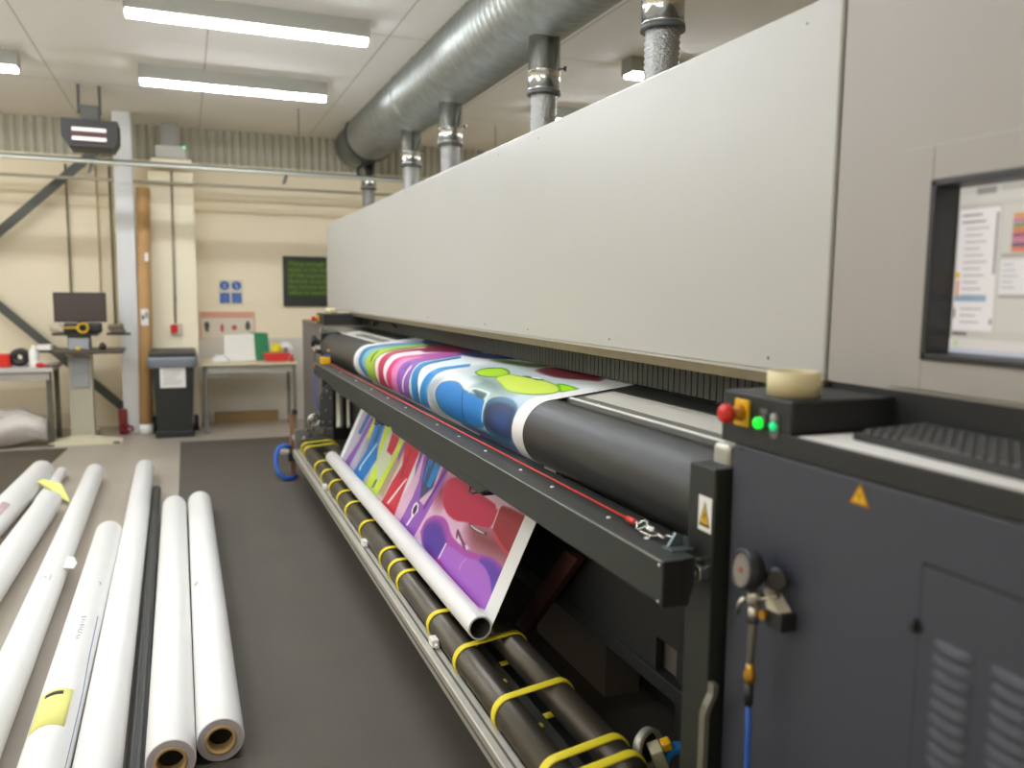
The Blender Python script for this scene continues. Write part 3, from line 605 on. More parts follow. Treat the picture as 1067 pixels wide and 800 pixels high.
((120,20,50),1.5,[(4.524,0.755),(4.529,0.757),(4.545,0.761),(4.55,0.765),(4.551,0.771),(4.532,0.792),(4.545,0.826),(4.558,0.85),(4.572,0.881),(4.58,0.905),(4.585,0.937),(4.599,0.965),(4.627,0.997),(4.659,1.034),(4.663,1.085),(4.644,1.127),(4.594,1.182),(4.537,1.233),(4.443,1.307),(4.406,1.336),(4.357,1.32),(4.392,1.291),(4.485,1.217),(4.541,1.167),(4.59,1.113),(4.608,1.071),(4.606,1.02),(4.592,0.988),(4.576,0.958),(4.566,0.939),(4.558,0.907),(4.549,0.883),(4.532,0.853),(4.517,0.829),(4.497,0.797),(4.508,0.778),(4.504,0.773),(4.495,0.769),(4.477,0.766),(4.47,0.765)]),
((60,30,90),1.5,[(4.012,0.753),(4.016,0.755),(4.027,0.759),(4.031,0.763),(4.031,0.768),(4,0.79),(3.985,0.824),(3.977,0.851),(3.98,0.889),(3.99,0.918),(4.014,0.956),(4.04,0.987),(4.064,1.019),(4.083,1.056),(4.076,1.11),(4.074,1.144),(4.077,1.176),(4.08,1.198),(4.085,1.222),(4.088,1.231),(4.059,1.222),(4.057,1.213),(4.051,1.189),(4.048,1.167),(4.045,1.135),(4.047,1.102),(4.055,1.048),(4.037,1.012),(4.024,0.982),(4.005,0.958),(3.98,0.919),(3.968,0.891),(3.964,0.853),(3.97,0.826),(3.981,0.793),(4.006,0.773),(4.004,0.768),(3.999,0.764),(3.985,0.761),(3.98,0.76)]),
((25,60,90),1.5,[(3.824,0.765),(3.829,0.766),(3.843,0.769),(3.849,0.772),(3.853,0.776),(3.823,0.798),(3.806,0.835),(3.811,0.862),(3.839,0.896),(3.864,0.92),(3.893,0.95),(3.91,0.976),(3.915,1.004),(3.94,1.036),(3.96,1.081),(3.971,1.112),(3.977,1.144),(3.98,1.166),(3.982,1.188),(3.982,1.197),(3.941,1.183),(3.941,1.175),(3.94,1.153),(3.937,1.132),(3.931,1.1),(3.92,1.069),(3.9,1.024),(3.887,0.995),(3.89,0.97),(3.879,0.952),(3.849,0.922),(3.823,0.898),(3.793,0.864),(3.786,0.838),(3.799,0.802),(3.823,0.781),(3.818,0.777),(3.81,0.775),(3.795,0.773),(3.79,0.772)]),
((240,238,245),2,[(4.131,0.804),(4.113,0.83),(4.101,0.85),(4.089,0.878),(4.077,0.904),(4.073,0.942),(4.081,0.959),(4.068,0.957),(4.049,0.94),(4.052,0.902),(4.064,0.878),(4.073,0.852),(4.082,0.834),(4.091,0.811),(4.111,0.799),(4.137,0.794)]),
((30,60,25),2,[(4.917,0.899),(4.943,0.922),(4.953,0.943),(4.964,0.976),(4.978,0.99),(4.959,0.987),(4.93,0.972),(4.914,0.941),(4.908,0.921),(4.894,0.901),(4.897,0.892),(4.908,0.89)]),
((50,30,80),2,[(4.134,0.923),(4.149,0.978),(4.127,0.975),(4.118,0.922)]),
((40,70,100),6,[(5.162,1.341),(5.097,1.377),(4.928,1.38),(4.592,1.353),(4.367,1.344),(4.12,1.347),(4.025,1.336),(4.016,1.305),(4.132,1.289),(4.468,1.281),(4.679,1.272),(4.851,1.259),(4.978,1.269),(5.127,1.31)]),
((120,30,60),8,[(4.661,1.193),(4.79,1.261),(4.796,1.3),(4.682,1.33),(4.517,1.339),(4.231,1.334),(4.132,1.321),(4.141,1.29),(4.187,1.26),(4.295,1.213),(4.364,1.179),(4.429,1.139),(4.488,1.133),(4.577,1.158)]),
((180,85,165),8,[(4.384,1.104),(4.291,1.232),(4.106,1.244),(4.071,1.134),(4.098,1.024)]),
((40,60,105),8,[(4.158,1.244),(4.198,1.292),(4.132,1.317),(3.935,1.331),(3.794,1.345),(3.628,1.365),(3.576,1.358),(3.601,1.322),(3.654,1.293),(3.766,1.256),(3.88,1.238),(4.066,1.229)]),
((185,200,200),40,[(3.589,1.129),(3.575,1.2),(3.498,1.232),(3.324,1.242),(3.162,1.248),(2.934,1.255),(2.788,1.241),(2.637,1.201),(2.576,1.155),(2.562,1.078),(2.56,1.029),(2.589,0.987),(2.615,0.969),(2.624,0.955),(2.671,0.949),(2.783,0.944),(2.883,0.946),(3.03,0.955),(3.141,0.961),(3.271,0.965),(3.351,0.987),(3.514,1.065)]),
((105,130,118),22,[(3.264,1.039),(3.155,1.041),(3.078,1.04),(2.988,1.036),(2.919,1.024),(2.84,1.001),(2.786,0.991),(2.718,0.984),(2.704,0.974),(2.737,0.957),(2.774,0.947),(2.83,0.938),(2.879,0.936),(2.949,0.943),(2.995,0.945),(3.039,0.944),(3.071,0.948),(3.111,0.959),(3.122,0.97),(3.111,0.985),(3.145,1),(3.258,1.026)]),
((90,115,60),10,[(3.697,1.266),(3.601,1.302),(3.512,1.319),(3.386,1.327),(3.304,1.339),(3.218,1.358),(3.186,1.351),(3.187,1.313),(3.214,1.292),(3.284,1.274),(3.354,1.263),(3.465,1.254),(3.558,1.25),(3.684,1.251)]),
((125,40,55),8,[(3.166,1.271),(3.179,1.314),(3.148,1.337),(3.061,1.353),(2.969,1.362),(2.827,1.371),(2.741,1.357),(2.659,1.313),(2.649,1.292),(2.705,1.279),(2.755,1.264),(2.829,1.24),(2.889,1.231),(2.968,1.232),(3.034,1.237),(3.124,1.249)]),
((60,110,30),2,[(3.4,1.075),(3.445,1.118),(3.448,1.149),(3.41,1.183),(3.365,1.194),(3.29,1.186),(3.232,1.172),(3.161,1.144),(3.13,1.121),(3.118,1.092),(3.134,1.071),(3.189,1.046),(3.247,1.041),(3.343,1.053)]),
((170,215,20),3,[(3.386,1.075),(3.424,1.113),(3.424,1.141),(3.385,1.173),(3.344,1.182),(3.278,1.176),(3.231,1.165),(3.176,1.143),(3.15,1.124),(3.136,1.098),(3.154,1.079),(3.212,1.058),(3.265,1.052),(3.34,1.058)]),
((90,170,20),3,[(2.754,1.177),(2.72,1.186),(2.675,1.186),(2.596,1.18),(2.562,1.172),(2.552,1.16),(2.552,1.143),(2.561,1.112),(2.578,1.103),(2.612,1.112),(2.656,1.127),(2.735,1.16)]),
((165,220,30),3,[(2.715,1.167),(2.665,1.176),(2.583,1.165),(2.573,1.153),(2.585,1.113)]),
((120,160,30),2,[(3.156,1.084),(3.174,1.129),(3.158,1.148),(3.097,1.151),(3.044,1.156),(2.97,1.164),(2.908,1.168),(2.823,1.17),(2.759,1.163),(2.679,1.145),(2.632,1.129),(2.589,1.104),(2.572,1.086),(2.57,1.063),(2.58,1.044),(2.608,1.017),(2.642,1.003),(2.701,0.992),(2.749,0.989),(2.809,0.991),(2.853,0.997),(2.909,1.013),(2.98,1.03),(3.099,1.056)]),
((205,225,80),2,[(3.14,1.082),(3.155,1.124),(3.137,1.142),(3.079,1.144),(3.027,1.148),(2.954,1.157),(2.891,1.16),(2.807,1.16),(2.747,1.155),(2.679,1.141),(2.64,1.128),(2.607,1.109),(2.594,1.093),(2.59,1.072),(2.6,1.053),(2.628,1.026),(2.659,1.01),(2.716,0.998),(2.762,0.995),(2.816,0.997),(2.856,1.003),(2.908,1.017),(2.974,1.032),(3.088,1.056)]),
((60,45,45),2,[(3.06,1.161),(3.043,1.172),(3.011,1.174),(2.947,1.169),(2.912,1.171),(2.886,1.181),(2.879,1.177),(2.887,1.16),(2.912,1.154),(2.969,1.157),(3.009,1.158),(3.05,1.157)]),
((235,235,230),1,[(3.002,1.17),(2.957,1.19),(2.917,1.18),(2.957,1.162)]),
((140,172,198),26,[(2.5,0.6),(2.72,0.6),(2.74,0.97),(2.5,0.97)]),
((38,80,135),12,[(2.5,0.6),(3.25,0.6),(3.2,0.8),(2.8,0.8),(2.5,0.8)]),
((165,175,185),18,[(3.642,0.877),(3.628,0.903),(3.612,0.921),(3.579,0.94),(3.547,0.949),(3.493,0.952),(3.472,0.942),(3.488,0.916),(3.498,0.896),(3.507,0.869),(3.503,0.849),(3.485,0.823),(3.462,0.806),(3.415,0.787),(3.429,0.775),(3.501,0.767),(3.527,0.779),(3.56,0.807),(3.589,0.828),(3.63,0.856)]),
((70,110,130),2,[(3.503,0.867),(3.502,0.887),(3.495,0.902),(3.479,0.919),(3.458,0.93),(3.418,0.942),(3.38,0.949),(3.322,0.954),(3.279,0.953),(3.229,0.945),(3.199,0.939),(3.173,0.933),(3.136,0.929),(3.071,0.927),(3.015,0.927),(2.936,0.928),(2.888,0.915),(2.858,0.883),(2.845,0.859),(2.842,0.828),(2.886,0.808),(2.994,0.79),(3.073,0.779),(3.154,0.774),(3.228,0.772),(3.339,0.774),(3.398,0.782),(3.448,0.799),(3.47,0.819),(3.492,0.848)]),
((20,120,195),2,[(3.484,0.869),(3.482,0.888),(3.477,0.901),(3.463,0.917),(3.443,0.927),(3.405,0.938),(3.37,0.944),(3.316,0.948),(3.278,0.947),(3.235,0.941),(3.208,0.936),(3.182,0.929),(3.144,0.925),(3.076,0.922),(3.019,0.922),(2.944,0.924),(2.899,0.912),(2.872,0.881),(2.86,0.858),(2.855,0.83),(2.893,0.813),(2.986,0.798),(3.052,0.791),(3.12,0.788),(3.189,0.787),(3.298,0.788),(3.361,0.795),(3.416,0.809),(3.444,0.826),(3.471,0.852)]),
((15,60,110),1.5,[(3.175,0.926),(3.169,0.927),(3.147,0.914),(3.115,0.883),(3.099,0.856),(3.104,0.813),(3.132,0.79),(3.143,0.788),(3.121,0.81),(3.112,0.854),(3.127,0.881),(3.158,0.913)]),
((35,90,120),3,[(2.865,0.907),(2.854,0.926),(2.836,0.939),(2.795,0.951),(2.758,0.957),(2.703,0.959),(2.66,0.955),(2.609,0.944),(2.584,0.934),(2.572,0.919),(2.567,0.907),(2.566,0.892),(2.564,0.877),(2.565,0.853),(2.57,0.835),(2.578,0.815),(2.599,0.803),(2.638,0.795),(2.683,0.79),(2.756,0.789),(2.802,0.795),(2.85,0.81),(2.855,0.837),(2.858,0.883)]),
((30,45,80),3,[(2.846,0.9),(2.824,0.912),(2.798,0.921),(2.756,0.931),(2.718,0.934),(2.664,0.935),(2.631,0.932),(2.6,0.927),(2.584,0.916),(2.579,0.893),(2.576,0.873),(2.581,0.84),(2.599,0.822),(2.624,0.812),(2.654,0.808),(2.704,0.808),(2.739,0.811),(2.781,0.818),(2.808,0.823),(2.834,0.829),(2.838,0.846),(2.846,0.881)]),
((25,75,145),25,[(2.76,0.88),(2.71,0.895),(2.676,0.9),(2.635,0.899),(2.616,0.89),(2.612,0.869),(2.62,0.854),(2.643,0.836),(2.67,0.828),(2.71,0.829),(2.734,0.84),(2.765,0.865)]),
((190,215,220),1.2,[(3.099,0.928),(3.106,0.94),(3.099,0.947),(3.073,0.953),(3.027,0.956),(2.937,0.957),(2.899,0.955),(2.89,0.951),(2.881,0.94),(2.874,0.919),(2.869,0.901),(2.863,0.878),(2.862,0.862),(2.863,0.842),(2.87,0.834),(2.879,0.832),(2.878,0.84),(2.876,0.86),(2.876,0.877),(2.882,0.901),(2.889,0.918),(2.898,0.94),(2.935,0.949),(3.015,0.949),(3.057,0.947),(3.082,0.942),(3.089,0.937),(3.084,0.927),(3.086,0.923),(3.094,0.923)]),
((40,70,70),3,[(3.074,0.941),(3.044,0.947),(2.914,0.945),(2.91,0.921),(2.994,0.921)]),
((172,170,188),8,[(4.5,0.05),(5.36,0.05),(5.36,0.62),(4.5,0.62)]),
((208,200,200),30,[(3.9,0.05),(4.5,0.05),(4.5,0.62),(3.9,0.62)]),
((216,178,204),10,[(3.869,0.444),(3.328,0.485),(3.011,0.237),(3.669,0.007),(3.927,0.094),(3.853,0.28)]),
((216,178,204),2,[(3.839,0.292),(3.121,0.46),(2.326,0.468),(2.025,0.148)]),
((120,45,55),40,[(2.95,0.317),(2.81,0.343),(2.688,0.356),(2.523,0.365),(2.461,0.345),(2.458,0.284),(2.485,0.263),(2.559,0.272),(2.625,0.268),(2.722,0.249),(2.79,0.24),(2.863,0.235),(2.917,0.249),(2.982,0.29)]),
((150,50,70),30,[(3.493,0.326),(3.461,0.367),(3.422,0.389),(3.358,0.404),(3.34,0.396),(3.358,0.359),(3.354,0.334),(3.328,0.309),(3.335,0.294),(3.379,0.283),(3.421,0.285),(3.482,0.302)]),
((150,150,165),6,[(4.948,0.137),(4.944,0.325),(4.988,0.444),(4.888,0.449),(4.798,0.25),(4.971,0.1)]),
((190,200,170),4,[(4.596,0.125),(4.612,0.356),(4.681,0.462),(4.335,0.426),(4.219,0.429),(4.188,0.327),(4.175,0.115)]),
((165,145,120),10,[(4.312,0.191),(4.257,0.285),(4.195,0.425),(4.146,0.425),(4.143,0.301),(4.17,0.112),(4.295,0.108)]),
((30,95,160),2,[(5.202,0.432),(5.109,0.446),(5.138,0.301),(5.229,0.296)]),
((125,75,160),2,[(5.084,0.429),(4.983,0.436),(5.027,0.3),(5.093,0.089),(5.255,0.071),(5.13,0.248)]),
((195,215,45),2,[(5.001,0.45),(4.936,0.454),(4.922,0.319),(4.991,0.301)]),
((20,115,185),3,[(4.921,0.444),(4.708,0.448),(4.671,0.325),(4.574,0.246),(4.678,0.076),(4.953,0.068),(4.863,0.237),(4.877,0.337)]),
((25,60,110),3,[(4.792,0.444),(4.736,0.333),(4.788,0.303),(4.8,0.402)]),
((225,235,240),1.5,[(4.689,0.324),(4.825,0.148),(4.815,0.125),(4.841,0.123),(4.845,0.149),(4.707,0.322)]),
((195,218,45),2,[(4.695,0.452),(4.582,0.455),(4.575,0.363),(4.559,0.249),(4.416,0.155),(4.464,0.08),(4.592,0.067),(4.541,0.224),(4.621,0.305)]),
((195,218,45),2,[(4.31,0.421),(4.228,0.426),(4.255,0.267),(4.275,0.154),(4.313,0.076),(4.425,0.061),(4.319,0.254),(4.3,0.331)]),
((60,90,70),2,[(4.446,0.103),(4.43,0.159),(4.398,0.161),(4.404,0.113)]),
((190,35,70),2,[(4.501,0.427),(4.33,0.427),(4.316,0.374),(4.33,0.319),(4.457,0.323)]),
((140,80,150),3,[(4.222,0.427),(4.157,0.427),(4.173,0.339),(4.184,0.315),(4.226,0.346)]),
((200,40,65),4,[(4.19,0.427),(3.958,0.461),(3.912,0.419),(3.913,0.283),(3.88,0.086),(4.171,0.063),(4.134,0.214),(4.089,0.313)]),
((130,30,50),3,[(4.062,0.432),(4.039,0.358),(4.022,0.258),(4.039,0.258),(4.063,0.353)]),
((235,225,225),1.5,[(3.925,0.277),(4.041,0.11),(4.073,0.108),(3.945,0.276)]),
((130,75,165),2,[(3.916,0.456),(3.85,0.455),(3.838,0.351),(3.832,0.309),(3.879,0.358)]),
((60,70,110),5,[(3.799,0.454),(3.565,0.465),(3.532,0.325),(3.639,0.236),(3.722,0.327)]),
((20,120,190),2,[(3.751,0.45),(3.686,0.455),(3.657,0.39),(3.7,0.405),(3.666,0.309),(3.706,0.331)]),
((20,130,200),2,[(3.642,0.457),(3.594,0.459),(3.548,0.399),(3.57,0.316),(3.618,0.312),(3.628,0.365)]),
((145,85,180),2,[(3.844,0.451),(3.79,0.452),(3.718,0.328),(3.635,0.237),(3.554,0.233),(3.512,0.315),(3.517,0.421),(3.508,0.45),(3.433,0.451),(3.438,0.333),(3.508,0.079),(3.774,0.062),(3.739,0.226),(3.746,0.306)]),
((80,30,110),4,[(3.48,0.43),(3.539,0.223),(3.521,0.22),(3.453,0.428)]),
((240,240,240),1.5,[(3.661,0.222),(3.614,0.219),(3.59,0.194),(3.622,0.152),(3.646,0.104),(3.666,0.103),(3.644,0.152),(3.678,0.178),(3.678,0.206)]),
((40,35,50),2,[(3.648,0.214),(3.621,0.209),(3.609,0.189),(3.621,0.166),(3.65,0.17),(3.666,0.189)]),
((185,35,75),2,[(3.396,0.39),(3.387,0.354),(3.372,0.33),(3.344,0.305),(3.312,0.29),(3.259,0.278),(3.213,0.274),(3.151,0.275),(3.1,0.282),(3.032,0.298),(2.978,0.309),(2.909,0.319),(2.86,0.328),(2.803,0.34),(2.785,0.363),(2.793,0.41),(2.831,0.428),(2.922,0.428),(2.997,0.428),(3.095,0.429),(3.147,0.436),(3.178,0.455),(3.234,0.45),(3.352,0.417)]),
((150,35,50),3,[(2.767,0.439),(2.691,0.449),(2.624,0.453),(2.531,0.455),(2.497,0.428),(2.498,0.36),(2.503,0.33),(2.515,0.322),(2.53,0.316),(2.556,0.311),(2.586,0.311),(2.635,0.314),(2.681,0.322),(2.753,0.338),(2.785,0.364),(2.795,0.416)]),
((190,60,75),2,[(2.779,0.343),(2.768,0.346),(2.735,0.341),(2.666,0.326),(2.622,0.32),(2.58,0.316),(2.553,0.317),(2.527,0.323),(2.517,0.323),(2.517,0.318),(2.529,0.314),(2.559,0.307),(2.589,0.305),(2.636,0.307),(2.683,0.315),(2.754,0.334)]),
((230,190,185),1.2,[(2.79,0.434),(2.782,0.436),(2.77,0.347),(2.781,0.345)]),
((165,70,165),3,[(3.456,0.13),(3.456,0.168),(3.442,0.194),(3.405,0.219),(3.37,0.234),(3.318,0.246),(3.278,0.252),(3.23,0.253),(3.188,0.245),(3.131,0.226),(3.092,0.218),(3.051,0.216),(3.004,0.216),(2.928,0.218),(2.872,0.223),(2.807,0.235),(2.754,0.245),(2.686,0.26),(2.638,0.264),(2.584,0.262),(2.549,0.257),(2.514,0.248),(2.498,0.238),(2.491,0.222),(2.49,0.189),(2.495,0.123),(2.622,0.091),(2.99,0.075),(3.221,0.077),(3.387,0.104)]),
((80,50,150),10,[(3.421,0.141),(3.427,0.166),(3.413,0.185),(3.371,0.206),(3.333,0.216),(3.279,0.221),(3.235,0.217),(3.178,0.202),(3.148,0.191),(3.128,0.18),(3.123,0.159),(3.132,0.119),(3.18,0.1),(3.3,0.092),(3.364,0.098),(3.403,0.122)]),
((90,55,165),8,[(2.761,0.234),(2.687,0.25),(2.637,0.254),(2.582,0.248),(2.55,0.242),(2.524,0.23),(2.512,0.221),(2.507,0.213),(2.507,0.187),(2.511,0.132),(2.527,0.113),(2.565,0.121),(2.604,0.133),(2.665,0.154),(2.712,0.176),(2.769,0.213)]),
((165,100,195),2,[(3.086,0.178),(3.023,0.184),(2.973,0.188),(2.909,0.191),(2.866,0.197),(2.817,0.21),(2.777,0.216),(2.722,0.217),(2.682,0.213),(2.635,0.201),(2.606,0.188),(2.576,0.169),(2.557,0.151),(2.538,0.124),(2.539,0.11),(2.562,0.102),(2.681,0.098),(3.001,0.096),(3.137,0.113),(3.119,0.158)]),
((190,130,210),2,[(2.907,0.141),(2.91,0.154),(2.905,0.167),(2.891,0.185),(2.882,0.192),(2.874,0.193),(2.877,0.186),(2.892,0.169),(2.896,0.157),(2.893,0.144),(2.895,0.138),(2.903,0.136)]),
((225,215,235),1,[(3.13,0.178),(3.116,0.179),(3.129,0.105),(3.145,0.103)]),
((120,40,90),1.5,[(3.062,0.229),(3.074,0.247),(3.075,0.255),(3.065,0.257),(3.041,0.252),(2.992,0.239),(2.955,0.232),(2.911,0.226),(2.9,0.221),(2.915,0.211),(2.95,0.215),(3.023,0.235),(3.049,0.238),(3.041,0.227),(3.042,0.222),(3.053,0.222)]),
((215,205,220),1.5,[(2.945,0.225),(2.923,0.234),(2.89,0.227),(2.913,0.214)]),
((70,20,35),1.5,[(2.987,0.306),(2.97,0.309),(2.947,0.31),(2.906,0.31),(2.867,0.313),(2.811,0.319),(2.791,0.319),(2.796,0.313),(2.819,0.307),(2.873,0.297),(2.909,0.294),(2.949,0.295),(2.971,0.297),(2.987,0.302)]),
((225,220,220),1,[(2.956,0.306),(2.92,0.307),(2.885,0.309),(2.834,0.313),(2.814,0.313),(2.815,0.311),(2.835,0.308),(2.886,0.302),(2.921,0.3),(2.956,0.3),(2.971,0.301),(2.97,0.304)])]
import numpy as np
pp_, ss_ = profile()
BY0, BY1 = 2.47, 5.42
STEP = .0036
ny = int((BY1 - BY0) / STEP) + 1
ys = np.linspace(BY0, BY1, ny)
ns = int(ss_[-1] / STEP) + 1
sg = np.linspace(0, ss_[-1], ns)
px_ = np.interp(sg, ss_, [p[0] for p in pp_]); pz_ = np.interp(sg, ss_, [p[1] for p in pp_])
YY, SS = np.meshgrid(ys, sg)
img = np.empty(YY.shape + (3,)); img[:] = (228, 230, 228)
for col_, fe, poly in PRINT:
    fe = max(.002, fe * .0016)
    P = np.array(poly); n_ = len(P)
    y0, s0 = P.min(0) - fe * 1.5; y1, s1 = P.max(0) + fe * 1.5
    ia, ib = np.searchsorted(ys, [y0, y1]); ja, jb = np.searchsorted(sg, [s0, s1])
    if ib <= ia or jb <= ja: continue
    Y = YY[ja:jb, ia:ib]; S_ = SS[ja:jb, ia:ib]
    ins = np.zeros(Y.shape, bool); dist = np.full(Y.shape, 9.0)
    for a in range(n_):
        ax_, as_ = P[a]; bx_, bs_ = P[(a + 1) % n_]
        c = ((as_ > S_) != (bs_ > S_))
        with np.errstate(divide='ignore', invalid='ignore'):
            xi = (bx_ - ax_) * (S_ - as_) / (bs_ - as_ if bs_ != as_ else 1e-9) + ax_
        ins ^= c & (Y < xi)
        L2 = (bx_ - ax_) ** 2 + (bs_ - as_) ** 2 + 1e-12
        t = np.clip(((Y - ax_) * (bx_ - ax_) + (S_ - as_) * (bs_ - as_)) / L2, 0, 1)
        dist = np.minimum(dist, np.hypot(Y - ax_ - t * (bx_ - ax_), S_ - as_ - t * (bs_ - as_)))
    al = np.where(ins, .5 + .5 * np.clip(dist / fe, 0, 1), .5 - .5 * np.clip(dist / fe, 0, 1))[..., None]
    img[ja:jb, ia:ib] = img[ja:jb, ia:ib] * (1 - al) + np.array(col_) * al
# unprinted white margins of the sheet
for m_ in (YY < 2.565, YY > 5.335): img[m_] = (236, 236, 234)
L = img / 255.0
L = np.where(L <= .04045, L / 12.92, ((L + .055) / 1.055) ** 2.4)
me = bpy.data.meshes.new('banner')
org = Vector((1.0, (BY0 + BY1) / 2, .4))
co = np.stack([np.broadcast_to(px_[:, None], YY.shape) - org.x, YY - org.y, np.broadcast_to(pz_[:, None], YY.shape) - org.z], -1).reshape(-1, 3)
idx = np.arange(ns * ny).reshape(ns, ny)
q = np.stack([idx[:-1, :-1], idx[:-1, 1:], idx[1:, 1:], idx[1:, :-1]], -1).reshape(-1, 4)
me.vertices.add(len(co)); me.vertices.foreach_set('co', co.ravel().astype(np.float32))
me.loops.add(q.size); me.loops.foreach_set('vertex_index', q.ravel().astype(np.int32))
me.polygons.add(len(q)); me.polygons.foreach_set('loop_start', (np.arange(len(q)) * 4).astype(np.int32))
me.polygons.foreach_set('use_smooth', np.ones(len(q), bool))
me.update(calc_edges=True); me.validate()
ca = me.color_attributes.new('printed_ink', 'FLOAT_COLOR', 'POINT')
ca.data.foreach_set('color', np.concatenate([L.reshape(-1, 3), np.ones((ns * ny, 1))], 1).ravel().astype(np.float32))
bmat = M_('printed_vinyl', (230, 230, 228), .40, spec=.35)
nt = bmat.node_tree; an = nt.nodes.new('ShaderNodeAttribute'); an.attribute_name = 'printed_ink'
nt.links.new(an.outputs['Color'], nt.nodes['Principled BSDF'].inputs['Base Color'])
me.materials.append(bmat)
ban = bpy.data.objects.new('printed_banner', me); COL.objects.link(ban); ban.location = org
sol = ban.modifiers.new('thickness', 'SOLIDIFY'); sol.thickness = .0007; sol.offset = 0
ban['label'] = 'glossy vinyl sheet printed with bright handbags and stripes, running over the black drum and down'
ban['category'] = 'printed banner'

# core tube the sheet is being wound on
ct = thing('core_tube', 'long white tube catching the lower edge of the printed sheet', 'tube', (.875, 2.46, .4))
MB().lathe([(.041, 0), (.041, 2.98), (.035, 2.98)], (.875, 2.46, .441), (0, 1, 0), 48, caps=False).lathe([(.041, 0), (.035, 0)], (.875, 2.46, .441), (0, 1, 0), 48, caps=False).build('tube_wall', vinyl_m, ct)
MB().lathe([(.035, 0), (.035, 2.98)], (.875, 2.46, .441), (0, 1, 0), 48, caps=False).build('inner_wall', M_('shaded_tube_inner', (88, 82, 74), .8), ct)  # shade inside the tube painted as a dark wall colour
MB().lathe([(.0348, .12), (.0348, 2.8)], (.875, 2.46, .441), (0, 1, 0), 32).build('bore_shade_plug', hole_m, ct)  # solid dark plug standing in for shade deeper in the bore
# ------------------------------------------------------------------ take-up cradle
TK = thing('take_up_cradle', 'low take-up unit with two dark strapped rollers and a silver rail before the printer', 'take-up unit', (.9, 4.0, 0))
R1X, R1Z, R2X, R2Z, RRr = .836, .334, 1.005, .345, .047
for (x, z, y0, y1) in ((R1X, R1Z, 1.2, 6.42), (R2X, R2Z, 1.68, 6.42)):
    MB().lathe([(.02, -.02), (.02, 0), (RRr, 0), (RRr, y1 - y0), (.02, y1 - y0), (.02, y1 - y0 + .02)], (x, y0, z), (0, 1, 0), 40).build('roller', darkroll_m, TK)
def strap(y, skew, r=.0036, wdt=.017):
    cx = [(R1X, R1Z), (R2X, R2Z)]
    R = RRr + r
    dirx, dirz = R2X - R1X, R2Z - R1Z; L = math.hypot(dirx, dirz); th = math.atan2(dirz, dirx)
    pts = []
    for k in range(13):
        a = th + PI / 2 + PI * k / 12; pts.append((R1X + R * math.cos(a), R1Z + R * math.sin(a)))
    for k in range(13):
        a = th - PI / 2 + PI * k / 12; pts.append((R2X + R * math.cos(a), R2Z + R * math.sin(a)))
    n = len(pts); rings = []
    for i, (x, z) in enumerate(pts):
        x0, z0 = pts[i - 1]; x1, z1 = pts[(i + 1) % n]
        tx, tz = x1 - x0, z1 - z0; l = math.hypot(tx, tz); nx, nz = tz / l, -tx / l
        yy = y + skew * (x - R1X)
        rings.append([(x + nx * r * math.cos(q), yy + wdt * math.sin(q), z + nz * r * math.cos(q)) for q in [2 * PI * k / 8 for k in range(8)]])
    rings.append(rings[0])
    return MB().loft(rings, caps=False).build('strap', yellow_m, TK)
for y, sk in ((6.34, 0), (6.18, .0), (5.62, -.1), (5.33, -.1), (5.01, -.1), (4.72, -.1), (4.45, -.1), (4.05, -.1), (3.58, -.15), (3.40, -.1), (3.25, -.1), (2.78, -.1), (2.47, .12), (2.10, .12), (1.765, .12), (1.68, .12)):
    strap(y, sk)
rl = MB().box(.742, .796, 1.1, 6.5, .252, .306, .004)
rl = rl.build('silver_rail', satin_m, TK)
MB().box(.765, .773, 1.1, 6.5, .3055, .3065).box(.7412, .7425, 1.1, 6.5, .275, .283).build('rail_groove', iron_m, rl)
MB().box(.805, 1.05, 1.5, 6.5, .20, .262, .004).build('base_channel', black_m, TK)
MB().box(.884, .952, 1.5, 6.45, .284, .300, .002).build('centre_plate', M_('dark_olive_plate', (44, 44, 36), .5), TK)
pad_m = M_('dull_yellow', (196, 186, 70), .6)
for k_ in range(13):
    y = 1.75 + k_ * .29
    MB().box(.905, .925, y, y + .022, .300, .308, .002).build('channel_pad', pad_m, TK)
for y in (5.13, 3.90, 2.68):
    c = MB().box(.765, .792, y - .03, y + .02, .3055, .335, .004).lathe([(.007, 0), (.007, .02)], (.778, y - .03, .318), (0, -1, 0), 12).build('rail_clip', white_pl, TK)
for y in (2.9, 4.6, 6.3):
    MB().box(.90, 1.04, y - .02, y + .02, .025, .20, .004).box(.88, 1.07, y - .035, y + .035, .006, .03, .004).build('cradle_foot', black_m, TK)
# far end: bearing, post, blue hose
eb = MB().box(.76, 1.06, 6.5, 6.535, .22, .46, .004).build('end_frame', M_('steel_plate_mid', (130, 130, 126), .35, .6), TK)
rg = MB()
rg.tube([(.905 + .042 * math.cos(q), 6.47, .535 + .042 * math.sin(q)) for q in [2 * PI * k / 24 for k in range(25)]], .010, 10)
rg.lathe([(.018, 0), (.018, .05)], (.905, 6.51, .535), (0, -1, 0), 16)
rg.tube([(.86, 6.5, .535), (.95, 6.5, .535)], .007, 8).tube([(.905, 6.5, .58), (.905, 6.5, .44)], .007, 8)
rg.build('bearing_ring', steel_m, TK)
for i, (x, z) in enumerate(((.83, .40), (.87, .42), (.92, .41), (.97, .43), (1.01, .41), (.85, .45), (.99, .46))):
    MB().lathe([(.012, 0), (.014, .006), (.012, .03)], (x, 6.50, z), (.3 * (i % 2), -1, .3), 10).build('clamp_screw', steel_m, TK)
MB().box(.80, 1.02, 6.44, 6.47, .385, .40, .002).build('clamp_bar', steel_m, TK)
MB().box(.765, .805, 6.87, 6.91, .006, .53, .004).build('post', brown_post, TK)
MB().box(.785, .825, 6.84, 6.90, .53, .57, .004).box(.74, .80, 6.80, 6.85, .15, .22, .006).build('post_cap', black_pl, TK)
